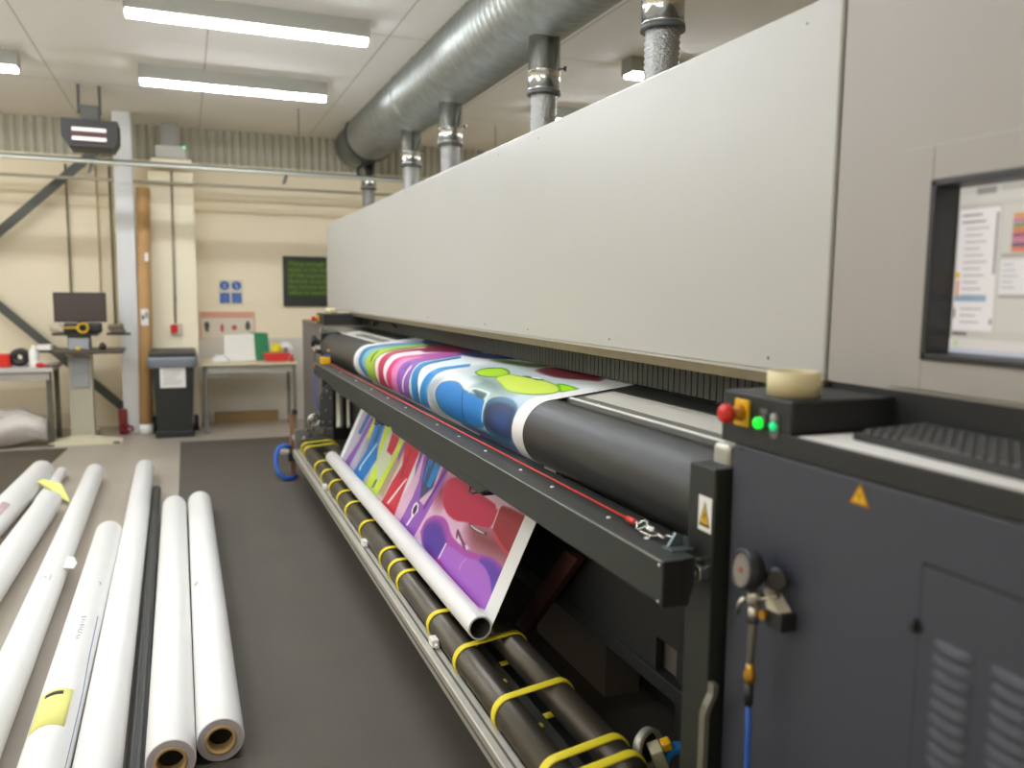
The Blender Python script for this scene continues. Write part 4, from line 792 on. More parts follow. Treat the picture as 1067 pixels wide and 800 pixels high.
MB().box(.68, .75, 6.8, 6.9, .21, .245, .006).box(.78, .9, 6.52, 6.9, .33, .36, .004).build('end_bracket', M_('pale_grey_bracket', (190, 188, 180), .4, .3), TK)
MB().tube([(.80, 6.8, .03), (.76, 6.75, .022), (.70, 6.72, .03), (.655, 6.75, .07), (.64, 6.78, .14), (.645, 6.82, .21), (.67, 6.85, .26), (.71, 6.86, .275), (.765, 6.86, .26)], .018, 12).build('blue_hose', blue_hose_m, TK)
# near end chuck
CX, CY, CZ = 1.105, 1.79, .345
ch = MB().lathe([(.046, 0), (.052, .006), (.052, .026), (.042, .03), (.042, .006), (.02, .004)], (CX, CY, CZ), (.35, -1, .2), 32).build('chuck', satin_m, TK)
MB().lathe([(.040, .0), (.040, .012)], (CX, CY, CZ), (.35, -1, .2), 24).build('chuck_core', black_pl, ch)
M0 = Matrix.Translation((CX + .014, CY - .045, CZ + .008)) @ Matrix.Rotation(math.radians(-22), 4, 'Y') @ Matrix.Rotation(math.radians(-15), 4, 'Z')
b = MB(); b.M = M0; b.box(-.02, .012, -.03, .02, -.05, .022, .003); b.build('chuck_block', M_('cream_metal_block', (196, 190, 160), .45), ch)
b = MB(); b.M = M0; b.box(.014, .04, -.018, .012, .0, .026, .005); b.build('yellow_key', yel_pl, ch)
b = MB(); b.M = M0; b.loft([[(.042 + r_ * math.cos(a), yy, -.04 + r_ * math.sin(a)) for r_, yy in ((.026, -.02), (.040, -.02), (.040, .012), (.026, .012))] for a in [math.radians(10 + 150 * k / 12) for k in range(13)]], smooth=False); b.build('blue_collar', M_('blue_plastic', (40, 130, 200), .4), ch)
MB().box(.83, 1.05, 1.56, 1.66, .20, .33, .004).build('near_end_frame', black_m, TK)

# ------------------------------------------------------------------ tape rolls, keyboard, paper
def tape(x, y, z, R, h, r, label):
    return solo(MB().lathe([(r, 0), (R, 0), (R, h), (r, h), (r, 0)], (x, y, z), (0, 0, 1), 48, caps=False), 'tape_roll', tape_m, label, 'tape', 'masking tape rolls')
tape(1.115, 1.292, 1.3535, .051, .048, .037, 'cream masking tape roll on the near black control box')
tape(1.13, 6.98, 1.3545, .042, .048, .03, 'small cream tape roll on the far control box')
solo(MB().box(1.053, 1.298, .3, 1.2, 1.2882, 1.2895), 'paper_sheet', paper_m, 'long white paper sheet under the black keyboard', 'paper')
KB = thing('keyboard', 'black computer keyboard lying on the white paper by the console', 'keyboard', (1.19, .95, 1.29))
rot = Matrix.Translation((1.125, 1.14, 1.290)) @ Matrix.Rotation(math.radians(-3.5), 4, 'Z')
k_ = MB(); k_.M = rot; k_.prism([(0, -.45, 0), (.165, -.45, 0), (.165, -.45, .02), (0, -.45, .012)], (0, .45, 0)); k_.build('case', M_('keyboard_case', (44, 44, 44), .45), KB)
k_ = MB(); k_.M = rot
for r_ in range(6):
    for c_ in range(20):
        if r_ == 0 and 4 <= c_ <= 9: continue
        x = .012 + r_ * .0245; y = -.012 - c_ * .0215; z = .012 + x * .05
        n0 = .0085
        k_.loft([[(x, y - .0185, z), (x + .020, y - .0185, z + .001), (x + .020, y, z + .001), (x, y, z)], [(x + .002, y - .0165, z + n0), (x + .018, y - .0165, z + n0), (x + .018, y - .002, z + n0), (x + .002, y - .002, z + n0)]], smooth=False)
y = -.012 - 4 * .0215
k_.loft([[(.012, y - .127, .0126), (.032, y - .127, .0136), (.032, y, .0136), (.012, y, .0126)], [(.014, y - .125, .021), (.03, y - .125, .021), (.03, y - .002, .021), (.014, y - .002, .021)]], smooth=False)
k_.build('keycaps', M_('keycap_grey', (64, 64, 62), .5), KB)

# ------------------------------------------------------------------ extraction duct
DU = thing('extraction_duct', 'large spiral galvanised duct under the ceiling with five drop pipes', 'duct', (1.92, 4.0, 3.2))
DX, DZ, DR = 1.92, 3.225, .262
pr = []
d = 0
while d < 8.7:
    pr += [(DR, d), (DR, d + .062), (DR + .006, d + .068), (DR + .006, d + .072), (DR, d + .078)]; d += .08
pr += [(DR, 8.75)]
MB().lathe(pr, (DX, .3, DZ), (0, 1, 0), 56).build('spiral_pipe', galv_m, DU)
MB().lathe([(DR - .006, 0), (DR + .012, .0), (DR + .012, .05), (DR + .02, .05), (DR + .02, .07), (DR - .006, .07)], (DX, 9.03, DZ), (0, 1, 0), 48).build('flange', M_('dark_flange', (60, 62, 60), .5), DU)
MB().lathe([(DR - .012, 0), (DR - .012, .75), (DR - .03, .76), (.05, .76)], (DX, 9.1, DZ), (0, 1, 0), 48).build('end_section', M_('dull_galvanised', (104, 108, 104), .5, .4), DU)
MB().lathe([(DR + .001, 0), (DR + .012, .004), (DR + .012, .04), (DR + .001, .044)], (DX, 7.0, DZ), (0, 1, 0), 48, caps=False).build('joint_band', galv_m, DU)
hg = MB()
for y in (1.5, 3.9, 6.4, 7.6):
    hg.tube([(DX - .24, y, DZ + .1), (DX - .24, y, ZC + .45)], .005, 6).tube([(DX + .24, y, DZ + .1), (DX + .24, y, ZC + .45)], .005, 6)
hg.build('hanger_rods', steel_m, DU)
for i, y in enumerate((3.14, 4.39, 6.165, 7.35, 9.2)):
    rr = .09 if i < 4 else .08
    p = MB()
    prof = [(rr + .004, 0), (rr + .004, .012), (rr, .014), (rr, .10), (rr + .003, .102), (rr + .003, .108), (rr, .11), (rr, .42)]
    p.lathe(prof, (DX, y, 2.68), (0, 0, 1), 36)
    p = p.build('drop_pipe', galv_bright, DU)
    MB().lathe([(rr + .006, 0), (rr + .006, .02)], (DX, y, 2.66), (0, 0, 1), 36).build('clamp_band', M_('grey_clamp', (104, 108, 108), .45, .5), p)
    fl = []
    for k in range(20): fl += [(rr * .80 - .002, k * .024), (rr * .80 + .005, k * .024 + .012)]
    MB().lathe(fl, (DX, y, 2.19), (0, 0, 1), 30).build('flexible_hose', flex_m, p)
    if i < 4:
        MB().lathe([(.005, 0), (.005, .022), (.014, .024), (.014, .04)], (DX + rr * .8, y - rr * .6, 2.80), (.8, -.5, 0), 12).build('damper_knob', black_pl, p)
solo(MB().tube([(1.95, 9.0, 2.95), (1.86, 8.95, 2.92), (1.74, 8.85, 2.84), (1.71, 8.75, 2.77), (1.72, 8.64, 2.735)], .014, 8), 'black_cable', black_pl, 'black cable drooping from the duct end to the cable tray', 'cable')

# ------------------------------------------------------------------ high rail, pipe, bracing, heater, box
TR_ = thing('cable_tray', 'long thin metal cable tray crossing the room below the ceiling', 'cable tray', (0, 8.6, 2.68))
MB().box(-5.2, 5.6, 8.57, 8.66, 2.70, 2.732, .003).build('dark_channel', iron_m, TR_)
MB().tube([(-5.2, 8.56, 2.695), (5.6, 8.56, 2.695)], .017, 12).build('light_conduit', M_('pale_conduit', (190, 190, 176), .4, .3), TR_)
for x in (-.78, .96):
    MB().prism([(x, 8.6, 2.70), (x + .03, 8.6, 2.70), (x + .0, 8.6, 2.60), (x - .03, 8.6, 2.60)], (0, .02, 0)).build('bracket', iron_m, TR_)
hr = MB()
for x in (-3.5, -1.9, 1.1, 3.2): hr.tube([(x, 8.62, 2.73), (x, 8.62, ZC)], .005, 6)
hr.build('hanger_rods', iron_m, TR_)
solo(MB().tube([(-5.2, 9.66, 2.66), (5.6, 9.66, 2.68)], .016, 10), 'wall_pipe', M_('grey_pipe', (170, 162, 140), .5), 'thin grey pipe running across the back wall below the cable tray', 'pipe')
def bar(p, q, w_, name, m, label, group=None):
    p, q = Vector(p), Vector(q); d = (q - p).normalized(); n = d.cross(Vector((0, 1, 0))).normalized() * w_ / 2
    return solo(MB().prism([p - n, p + n, q + n, q - n], (0, .05, 0)), name, m, label, 'brace', group)
bar((-.72, 9.85, 3.10), (-2.35, 9.85, 1.55), .085, 'diagonal_brace', iron_m, 'dark steel diagonal brace rising to the heater at upper left', 'diagonal steel braces')
bar((-2.3, 9.88, 1.84), (-.47, 9.88, .03), .085, 'diagonal_brace', iron_m, 'dark diagonal brace running down behind the left workbench to the column foot', 'diagonal steel braces')
cond_m = M_('olive_brown_conduit', (112, 106, 88), .5)
cd = MB().tube([(-1.155, 10.07, 2.86), (-1.155, 10.07, 1.2)], .011, 8)
solo(cd, 'wall_conduit', cond_m, 'thin dark vertical conduit on the wall behind the monitor', 'conduit')
solo(MB().tube([(-.735, 10.06, 2.86), (-.735, 10.06, 1.05)], .012, 8), 'wall_conduit', cond_m, 'dark vertical pipe just left of the white column', 'conduit')
solo(MB().tube([(-.865, 10.08, 2.86), (-.865, 10.08, 1.25)], .008, 8), 'wall_conduit', M_('beige_conduit', (190, 168, 128), .6), 'faint beige cable pipe between two dark conduits', 'conduit')
CO = MB()
x0, x1 = -.655, -.48
CO.box(x0, x1, 9.55, 9.57, 0, ZC).box(x0, x1, 9.73, 9.75, 0, ZC).box((x0 + x1) / 2 - .006, (x0 + x1) / 2 + .006, 9.57, 9.73, 0, ZC)
solo(CO, 'steel_column', M_('pale_grey_column', (222, 222, 220), .5), 'pale grey steel column standing left of the brown cardboard tube', 'column')
CT = thing('cardboard_tube', 'tall brown cardboard tube leaning upright beside the pale column', 'cardboard tube', (-.42, 9.5, 0))
MB().tube([(-.435, 9.45, .0), (-.385, 9.62, 2.60)], .066, 24).build('tube_body', M_('brown_cardboard', (190, 150, 100), .8, var=.05), CT)
MB().tube([(-.437, 9.45, .0), (-.4345, 9.457, .11)], .069, 24).build('plastic_end', white_pl, CT)
L_ = MB()
L_.box(-.445, -.375, 9.455, 9.47, 1.16, 1.33, m=0).box(-.435, -.415, 9.452, 9.46, 1.22, 1.27, m=1).box(-.40, -.385, 9.452, 9.46, 1.24, 1.30, m=1)
L_.box(-.39, -.355, 9.49, 9.505, 1.83, 1.92, m=0)
L_.build('paper_label', [white_pl, dark_ink], CT)

HE = thing('unit_heater', 'dark box heater hanging from the ceiling with bright horizontal bars', 'heater', (-.75, 8.55, 2.8))
h = MB().prism([(-.985, 8.38, 3.04), (-.53, 8.38, 3.04), (-.53, 8.38, 2.88), (-.58, 8.38, 2.80), (-.93, 8.38, 2.80), (-.985, 8.38, 2.88)], (0, .4, 0))
h.build('case', M_('dark_heater_case', (46, 45, 42), .5), HE)
MB().box(-.90, -.615, 8.365, 8.385, 2.84, 2.97, .003).build('recess', M_('red_brown_recess', (84, 52, 50), .6), HE)
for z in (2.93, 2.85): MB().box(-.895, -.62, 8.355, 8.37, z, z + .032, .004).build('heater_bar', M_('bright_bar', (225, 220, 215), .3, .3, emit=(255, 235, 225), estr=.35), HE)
MB().box(-.825, -.68, 8.41, 8.6, 3.04, 3.17, .006).build('top_bracket', iron_m, HE)
for x in (-.84, -.67): MB().box(x - .012, x + .012, 8.44, 8.47, 3.1, ZC).build('hanger_strap', iron_m, HE)

GB = thing('wall_unit', 'pale grey box with small green light high on the cream pier', 'wall box', (-.11, 9.6, 2.88))
MB().box(-.25, .045, 9.45, 9.70, 2.90, 3.03, .008).build('case', M_('pale_grey_case', (188, 186, 176), .5), GB)
MB().box(-.19, -.03, 9.55, 9.70, 3.03, 3.27, .006).build('upper_bracket', M_('grey_bracket', (140, 138, 128), .5), GB)
MB().lathe([(.012, 0), (.012, .006)], (.03, 9.447, 3.02), (0, -1, 0), 12).build('green_light', M_('green_led', (20, 200, 110), .3, emit=(40, 220, 130), estr=1.5), GB)
solo(MB().box(-.30, .10, 9.45, 9.75, 2.84, 2.895, .006), 'wall_shelf', pier_m, 'cream ledge under the pale grey box on the pier', 'ledge')
RS = thing('red_switch', 'small red and white isolator switch on the cream pier above the bin', 'switch', (-.12, 9.7, 1.05))
MB().box(-.16, -.04, 9.69, 9.72, 1.04, 1.17, .004).build('back_box', M_('cream_box', (216, 208, 186), .5), RS)
MB().box(-.165, -.095, 9.64, 9.69, 1.07, 1.16, .006).build('red_button', red_m, RS)
MB().tube([(-.115, 9.705, 1.17), (-.105, 9.705, 2.8)], .012, 8).lathe([(.018, 0), (.018, .03)], (-.11, 9.705, 1.42), (0, 0, 1), 10).build('conduit', M_('grey_conduit', (150, 142, 124), .5), RS)

# ------------------------------------------------------------------ bin
BN = thing('wheelie_bin', 'black wheeled bin with grey liner and white notice by the pier', 'bin', (-.145, 9.35, 0))
bx, by = -.145, 9.35
MB().loft([[(bx - .17, by - .2, .06), (bx + .17, by - .2, .06), (bx + .17, by + .2, .06), (bx - .17, by + .2, .06)], [(bx - .205, by - .26, .80), (bx + .205, by - .26, .80), (bx + .205, by + .27, .80), (bx - .205, by + .27, .80)]], smooth=False).build('body', M_('black_bin_plastic', (40, 42, 40), .5), BN)
lr = []
for z, e_ in ((.74, .012), (.78, .03), (.815, .028), (.835, .034), (.85, .012)):
    ring = []
    for k in range(40):
        a = 2 * PI * k / 40; cx_ = (.205 + e_ + .008 * math.sin(k * 2.3)) ; cy_ = .265 + e_
        c, s_ = math.cos(a), math.sin(a); q = max(abs(c), abs(s_))
        ring.append((bx + cx_ * c / q * (1 if abs(c) < .98 else .99), by + cy_ * s_ / q, z))
    lr.append(ring)
MB().loft(lr, caps=False).build('liner', M_('grey_bin_liner', (128, 134, 142), .3), BN)
MB().box(bx - .225, bx + .225, by - .27, by + .3, .845, .905, .02).box(bx - .22, bx + .2, by + .28, by + .33, .80, .86, .01).build('lid', M_('dark_bin_lid', (60, 60, 56), .5), BN)
nb = MB()
nb.M = Matrix.Translation((bx - .003, by - .249, .65)) @ Matrix.Rotation(math.radians(4.6), 4, 'X')
nb.box(-.125, .12, -.004, 0, -.12, .12, m=0)
for k in range(7): nb.box(-.10 + .01 * (k % 2), .03 + .02 * ((k * 3) % 4), -.0055, -.004, .085 - k * .028, .094 - k * .028, m=1)
nb.build('notice', [white_pl, M_('faint_grey_print', (176, 176, 172), .7)], BN)
for s_ in (-1, 1):
    MB().lathe([(.03, 0), (.085, .0), (.09, .006), (.09, .04), (.085, .046), (.03, .046)], (bx + s_ * .19 - (.046 if s_ < 0 else 0), by + .2, .09), (1, 0, 0), 24).build('wheel', black_pl, BN)
MB().box(bx - .19, bx + .19, by - .22, by + .2, .0, .07, .01).build('foot', black_pl, BN)

# ------------------------------------------------------------------ right-hand table and what is on it
TB = thing('side_table', 'narrow white-topped table with grey steel legs against the back wall', 'table', (.62, 9.55, 0))
MB().box(.13, 1.12, 9.2, 9.85, .735, .76, .004).build('tabletop', M_('cream_worktop', (216, 204, 172), .5), TB)
MB().box(.17, 1.08, 9.24, 9.27, .655, .735, .003).box(.17, 1.08, 9.79, 9.82, .655, .735, .003).build('apron', M_('light_grey_steel', (176, 174, 164), .45), TB)
for (x, y) in ((.15, 9.22), (1.07, 9.22), (.15, 9.8), (1.07, 9.8)): MB().box(x, x + .035, y, y + .035, 0, .735, .003).build('leg', M_('grey_table_leg', (112, 110, 100), .45), TB)
ld = MB(); 
ld.prism([(.36, 9.52, .762), (.62, 9.50, .762), (.73, 9.62, .762), (.66, 9.70, 1.09), (.40, 9.66, 1.06)], (0, .006, 0))
solo(MB().prism([(.37, 9.50, .762), (.70, 9.50, .762), (.70, 9.66, 1.055), (.385, 9.66, 1.04)], (0, .006, 0)), 'white_card', M_('white_card', (226, 224, 214), .6), 'large white card leaning on the wall at the back of the table', 'card')
solo(MB().prism([(.715, 9.51, .762), (.86, 9.51, .762), (.85, 9.672, 1.06), (.66, 9.672, 1.07)], (0, .005, 0)), 'green_card', green_m, 'green card leaning beside the white card on the table', 'card')
solo(MB().box(.24, .40, 9.35, 9.58, .762, .80, .006).box(.27, .38, 9.4, 9.55, .80, .83, .006), 'paper_stack', paper_m, 'low white paper pile on the left end of the table', 'paper')
YB = MB().lathe([(.04, 0), (.06, .01), (.065, .12), (.045, .17), (.02, .19)], (.935, 9.6, .762), (0, 0, 1), 20)
solo(YB, 'yellow_tub', M_('lemon_plastic', (224, 208, 40), .5), 'small yellow tub behind the red tray on the table', 'tub')
solo(MB().loft([[(.80, 9.32, .762), (1.03, 9.32, .762), (1.03, 9.5, .762), (.80, 9.5, .762)], [(.78, 9.30, .85), (1.06, 9.30, .85), (1.06, 9.52, .85), (.78, 9.52, .85)]], smooth=False), 'red_tray', M_('coral_red_plastic', (214, 62, 58), .5), 'red plastic tray on the right end of the table', 'tray')
RC_ = MB().lathe([(.03, 0), (.028, .03), (.008, .075)], (1.075, 9.33, .762), (0, 0, 1), 16)
solo(RC_, 'red_cone', M_('dark_red_plastic', (180, 52, 52), .5), 'small dark red cone beside the red tray', 'cap')
FX = thing('tape_dispenser', 'white round appliance behind the red tray against the wall', 'appliance', (1.04, 9.65, .76))
MB().lathe([(.03, 0), (.085, .002), (.09, .03), (.09, .07), (.03, .075)], (1.04, 9.62, .87), (0, 1, 0), 28).box(.98, 1.11, 9.6, 9.72, .762, .82, .01).build('body', white_pl, FX)
MB().lathe([(.028, 0), (.03, .02)], (1.04, 9.605, .87), (0, 1, 0), 16).build('hub', grille_m, FX)
solo(MB().box(.27, .98, 9.96, 10.06, 0, .12, .003), 'board_offcut', tawny_m, 'long brown board lying on the floor under the side table', 'board')

# ------------------------------------------------------------------ signs on the back wall
BS = thing('safety_sign', 'square of four small blue safety signs on the back wall', 'sign', (.485, 10.09, 1.38))
MB().box(.355, .62, 10.088, 10.1, 1.375, 1.655, .002).build('backing', M_('sign_cream', (214, 206, 186), .6), BS)
d1 = MB()
for x in (.42, .55): d1.lathe([(.052, 0), (.052, .002)], (x, 10.088, 1.59), (0, -1, 0), 24)
d1.box(.368, .472, 10.0855, 10.088, 1.39, 1.505).box(.498, .602, 10.0855, 10.088, 1.39, 1.505)
d1.build('blue_panels', blue_sign, BS)
d2 = MB()
d2.lathe([(.018, 0), (.018, .001)], (.42, 10.0858, 1.60), (0, -1, 0), 16).box(.40, .44, 10.085, 10.0858, 1.56, 1.58)
d2.prism([(.535, 10.0858, 1.62), (.55, 10.0858, 1.625), (.57, 10.0858, 1.56), (.545, 10.0858, 1.555)], (0, -.001, 0))
for k in range(3): d2.box(.385, .455, 10.0845, 10.0855, 1.41 + k * .03, 1.418 + k * .03).box(.515, .585, 10.0845, 10.0855, 1.41 + k * .03, 1.418 + k * .03)
d2.build('white_symbols', M_('pale_blue_print', (150, 170, 200), .6), BS)
PO = thing('fire_action_poster', 'faded white and pink notice with dark and red pictograms behind the table', 'poster', (.44, 10.09, .97))
MB().box(.135, .75, 10.092, 10.1, .965, 1.29, .002).build('sheet', M_('faded_pink_border', (224, 176, 152), .6), PO)
MB().box(.155, .735, 10.090, 10.092, .985, 1.215).build('white_panel', M_('offwhite_print', (224, 214, 196), .6), PO)
MB().box(.16, .70, 10.0885, 10.0922, 1.225, 1.28).build('pink_heading', M_('pink_heading', (222, 164, 140), .6), PO)
q1 = MB(); q1.lathe([(.028, 0), (.028, .001)], (.215, 10.09, 1.145), (0, -1, 0), 16).box(.195, .235, 10.0885, 10.09, 1.06, 1.135).prism([(.18, 10.0888, 1.13), (.25, 10.0888, 1.13), (.235, 10.0888, 1.10), (.195, 10.0888, 1.10)], (0, -.0008, 0))
q1.build('dark_pictogram', M_('dark_pictogram', (84, 84, 72), .6), PO); q1 = MB()
q1.prism([(.665 + .03 * math.cos(a), 10.0888, 1.12 + .05 * math.sin(a)) for a in [2 * PI * k / 14 for k in range(14)]], (0, -.001, 0)).box(.65, .68, 10.0885, 10.09, 1.16, 1.18)
q1.build('dark_pictogram', M_('dark_pictogram', (84, 84, 72), .6), PO)
q2 = MB(); q2.prism([(.38 + .02 * math.cos(a), 10.0888, 1.10 + .05 * math.sin(a)) for a in [2 * PI * k / 14 for k in range(14)]], (0, -.001, 0))
q2.build('red_pictogram', M_('red_pictogram', (196, 88, 72), .6), PO)
MB().lathe([(.03, 0), (.03, .001)], (.515, 10.09, 1.105), (0, -1, 0), 16).build('red_pictogram', M_('red_pictogram', (196, 88, 72), .6), PO)
DB = thing('wall_display', 'black wall board with lines of green writing beside the printer housing', 'sign', (1.6, 10.09, 1.36))
MB().box(1.075, 2.15, 10.06, 10.1, 1.355, 1.945, .006).build('board', board_m, DB)
MB().box(1.125, 2.10, 10.058, 10.0605, 1.475, 1.90).build('green_field', boardg_m, DB)
text('\n'.join(('These enough you and all', 'meet in the other office', 'of the country, it has be', 'directly around the floor', 'the service and quality of', 'office is needed to make')), .075, (1.135, 10.056, 1.835), (PI / 2, 0, 0), textg_m, 'lettering', DB)

# ------------------------------------------------------------------ mobile workstation
WS = thing('workstation', 'beige height-adjustable workstation trolley with dark shelf at left', 'workstation', (-1.0, 9.3, 0))
MB().loft([[(-1.11, 9.15, .06), (-.90, 9.15, .06), (-.90, 9.3, .06), (-1.11, 9.3, .06)], [(-1.11, 9.15, .92), (-.90, 9.15, .92), (-.90, 9.3, .92), (-1.11, 9.3, .92)]], smooth=False).build('column', beige_m, WS)
MB().box(-1.075, -.93, 9.13, 9.15, .56, .86, .003).build('grey_box', M_('grey_panel', (150, 152, 152), .5), WS)
ft = MB()
ft.loft([[(x, y0_, z0_) for y0_, z0_ in ((8.98, .0), (9.12, .0), (9.12, h_), (8.98, h_ - .01))] for x, h_ in ((-1.30, .03), (-1.1, .075), (-.92, .075), (-.64, .03))], smooth=False)
ft.box(-1.12, -.90, 9.1, 9.7, 0.01, .06, .01)
ft.build('foot_bar', beige2_m, WS)
MB().box(-1.3, -1.24, 8.97, 9.05, -.0, .02).box(-.72, -.66, 8.97, 9.05, 0, .02).build('castor', iron_m, WS)
MB().box(-1.22, -.60, 8.98, 9.45, .90, .935, .008).build('shelf', oak_m, WS)
MB().box(-1.12, -.84, 9.15, 9.4, 1.07, 1.10, .006).box(-1.11, -.90, 9.2, 9.26, .93, 1.07).build('upper_shelf', M_('grey_shelf', (96, 92, 84), .5), WS)
MN = thing('desktop_monitor', 'dark flat monitor switched off above the workstation shelf at left', 'monitor', (-.98, 9.3, 1.1))
MB().box(-1.222, -.752, 9.22, 9.26, 1.205, 1.50, .005).build('casing', black_pl, MN)
MB().box(-1.21, -.764, 9.217, 9.2205, 1.222, 1.488).build('screen', M_('dark_brown_glass', (74, 62, 60), .3), MN)
MB().box(-1.02, -.95, 9.26, 9.30, 1.11, 1.35, .004).box(-1.12, -.86, 9.2, 9.38, 1.10, 1.115, .004).build('stand', black_pl, MN)
solo(MB().box(-1.13, -.79, 9.1, 9.2, 1.10, 1.20, .02), 'black_device', black_pl, 'black box shaped device under the dark monitor', 'device')
solo(MB().lathe([(.035, 0), (.055, 0), (.055, .045), (.035, .045), (.035, 0)], (-.95, 9.06, 1.155), (0, -1, .0), 28, caps=False).box(-1.12, -1.0, 9.04, 9.06, 1.15, 1.165), 'yellow_tape_roll', M_('amber_tape', (206, 170, 40), .5), 'yellow tape roll below the dark monitor at left', 'tape')
solo(MB().lathe([(.02, 0), (.06, .02), (.065, .06), (.04, .09)], (-1.20, 9.2, 1.10), (0, 0, 1), 18).lathe([(.02, 0), (.045, .02), (.03, .06)], (-1.15, 9.16, 1.10), (0, 0, 1), 18), 'pale_bundle', M_('pale_pinkish', (190, 178, 160), .7), 'pale crumpled bundle at the left of the dark monitor', 'bundle')
solo(MB().tube([(-.74, 9.2, 1.15), (-.60, 9.22, 1.16)], .03, 12).tube([(-.72, 9.2, 1.12), (-.58, 9.22, 1.11)], .02, 12), 'grey_bundle', M_('grey_brown_cloth', (120, 110, 92), .8), 'grey brown bundle between the dark monitor and the column', 'bundle')
solo(MB().box(-.76, -.54, 9.24, 9.30, 1.07, 1.095).box(-1.25, -1.10, 9.24, 9.3, 1.07, 1.095), 'side_shelf', iron_m, 'narrow dark rail behind the monitor stand', 'shelf')
solo(MB().box(-1.09, -.91, 9.1, 9.2, .936, 1.05, .004).box(-1.07, -.93, 9.09, 9.1, .95, 1.0), 'grey_box_small', M_('blue_grey_box', (160, 164, 168), .5), 'small blue grey box on the dark shelf of the workstation', 'box')
solo(MB().lathe([(.025, 0), (.03, .005), (.03, .025), (.02, .03)], (-1.0, 9.05, .936), (0, 0, 1), 18), 'yellow_pot', M_('pot_yellow', (206, 190, 80), .5), 'tiny yellow pot in front of the blue grey box', 'pot')
solo(MB().lathe([(.03, 0), (.035, .03), (.02, .06), (.012, .07)], (-.79, 9.1, .936), (0, 0, 1), 16), 'black_mouse', black_pl, 'small black rounded object on the right of the workstation shelf', 'object')
solo(MB().box(-1.36, -1.24, 9.05, 9.25, .94, .985, .004), 'white_box', white_pl, 'small white box on a bracket left of the dark shelf', 'box')
solo(MB().box(-1.42, -1.2, 9.2, 9.5, .905, .935, .004), 'bracket_shelf', iron_m, 'dark bracket shelf carrying the small white box', 'shelf')
fx = MB().box(-.70, -.62, 9.5, 9.58, 0, .27, .01).tube([(-.68, 9.5, .05), (-.60, 9.42, .04), (-.56, 9.4, .06), (-.57, 9.42, .09), (-.66, 9.5, .1)], .016, 8)
solo(fx, 'red_floor_jack', M_('dark_red_paint', (130, 34, 34), .5), 'dark red tool standing on the floor at the base of the pale column', 'tool')

# ------------------------------------------------------------------ left workbench
WB = thing('workbench', 'pale topped workbench with grey legs cut off by the left edge', 'workbench', (-1.9, 9.3, 0))
MB().box(-2.9, -1.22, 8.95, 9.6, .735, .775, .004).build('benchtop', M_('grey_white_top', (196, 192, 188), .45), WB)
MB().box(-2.85, -1.25, 8.97, 9.0, .655, .735, .003).build('apron', M_('bench_apron', (168, 162, 152), .45), WB)
for (x, y) in ((-1.29, 9.02), (-1.29, 9.52), (-2.8, 9.02), (-2.8, 9.52)): MB().box(x, x + .045, y, y + .045, 0, .735, .003).build('leg', M_('bench_leg_grey', (92, 90, 78), .5), WB)
solo(MB().box(-1.76, -1.60, 9.1, 9.25, .777, .90, .01), 'red_tin', red_m, 'red box at the very left on the workbench', 'box')
solo(MB().lathe([(.03, 0), (.085, 0), (.085, .12), (.03, .12), (.03, 0)], (-1.53, 9.28, .865), (0, -1, 0), 28, caps=False), 'black_tape_roll', black_pl, 'black tape roll standing on the workbench beside the red box', 'tape')
solo(MB().lathe([(.04, 0), (.045, .01), (.045, .14), (.02, .17), (.02, .2)], (-1.40, 9.15, .777), (0, 0, 1), 20), 'white_bottle', white_pl, 'white bottle standing on the workbench', 'bottle')
solo(MB().loft([[(-1.44, 9.0, .777), (-1.22, 9.0, .777), (-1.22, 9.2, .777), (-1.44, 9.2, .777)], [(-1.38, 9.04, .82), (-1.25, 9.04, .815), (-1.25, 9.16, .82), (-1.38, 9.16, .83)]], smooth=True), 'white_packet', paper_m, 'low white packet on the front of the workbench', 'packet')
solo(MB().lathe([(.01, 0), (.035, .01), (.04, .03), (.02, .05)], (-1.33, 8.99, .775), (0, .2, 1), 16).tube([(-1.31, 8.99, .80), (-1.24, 9.02, .79)], .018, 10), 'red_cutter', red_m, 'small red hand tool on the right end of the workbench', 'tool')
solo(MB().tube([(-1.27, 8.99, .80), (-1.2, 9.0, .80), (-1.15, 9.06, .81), (-1.16, 9.14, .80), (-1.24, 9.18, .79)], .018, 8), 'cable_coil', M_('grey_brown_cable', (120, 108, 96), .6), 'grey brown coiled cable at the end of the workbench', 'cable')
# crumpled wrapping under the bench
wr = MB()
rings = []
for i in range(14):
    x = -2.7 + i * .108; cz_ = .17 + .03 * math.sin(i * 1.3); rings.append([(x, 9.15 + (.24 + .03 * math.sin(k * 2.1 + i)) * math.cos(2 * PI * k / 16), max(.008, cz_ + (.17 + .025 * math.sin(k * 1.7 + i * .9)) * math.sin(2 * PI * k / 16) * (1.0 if i < 12 else .7))) for k in range(16)])
wr.loft(rings)
solo(wr, 'plastic_wrapping', M_('pale_plastic_film', (206, 198, 190), .35), 'pale crumpled plastic wrapping on the floor under the workbench', 'wrapping')
solo(MB().prism([(-2.6, 9.0, .62), (-2.6, 9.0, .56), (-1.35, 9.0, .22), (-1.33, 9.0, .28)], (0, .06, 0)), 'white_strip', M_('pale_strip', (200, 194, 182), .5), 'pale slanting strip under the workbench', 'strip')

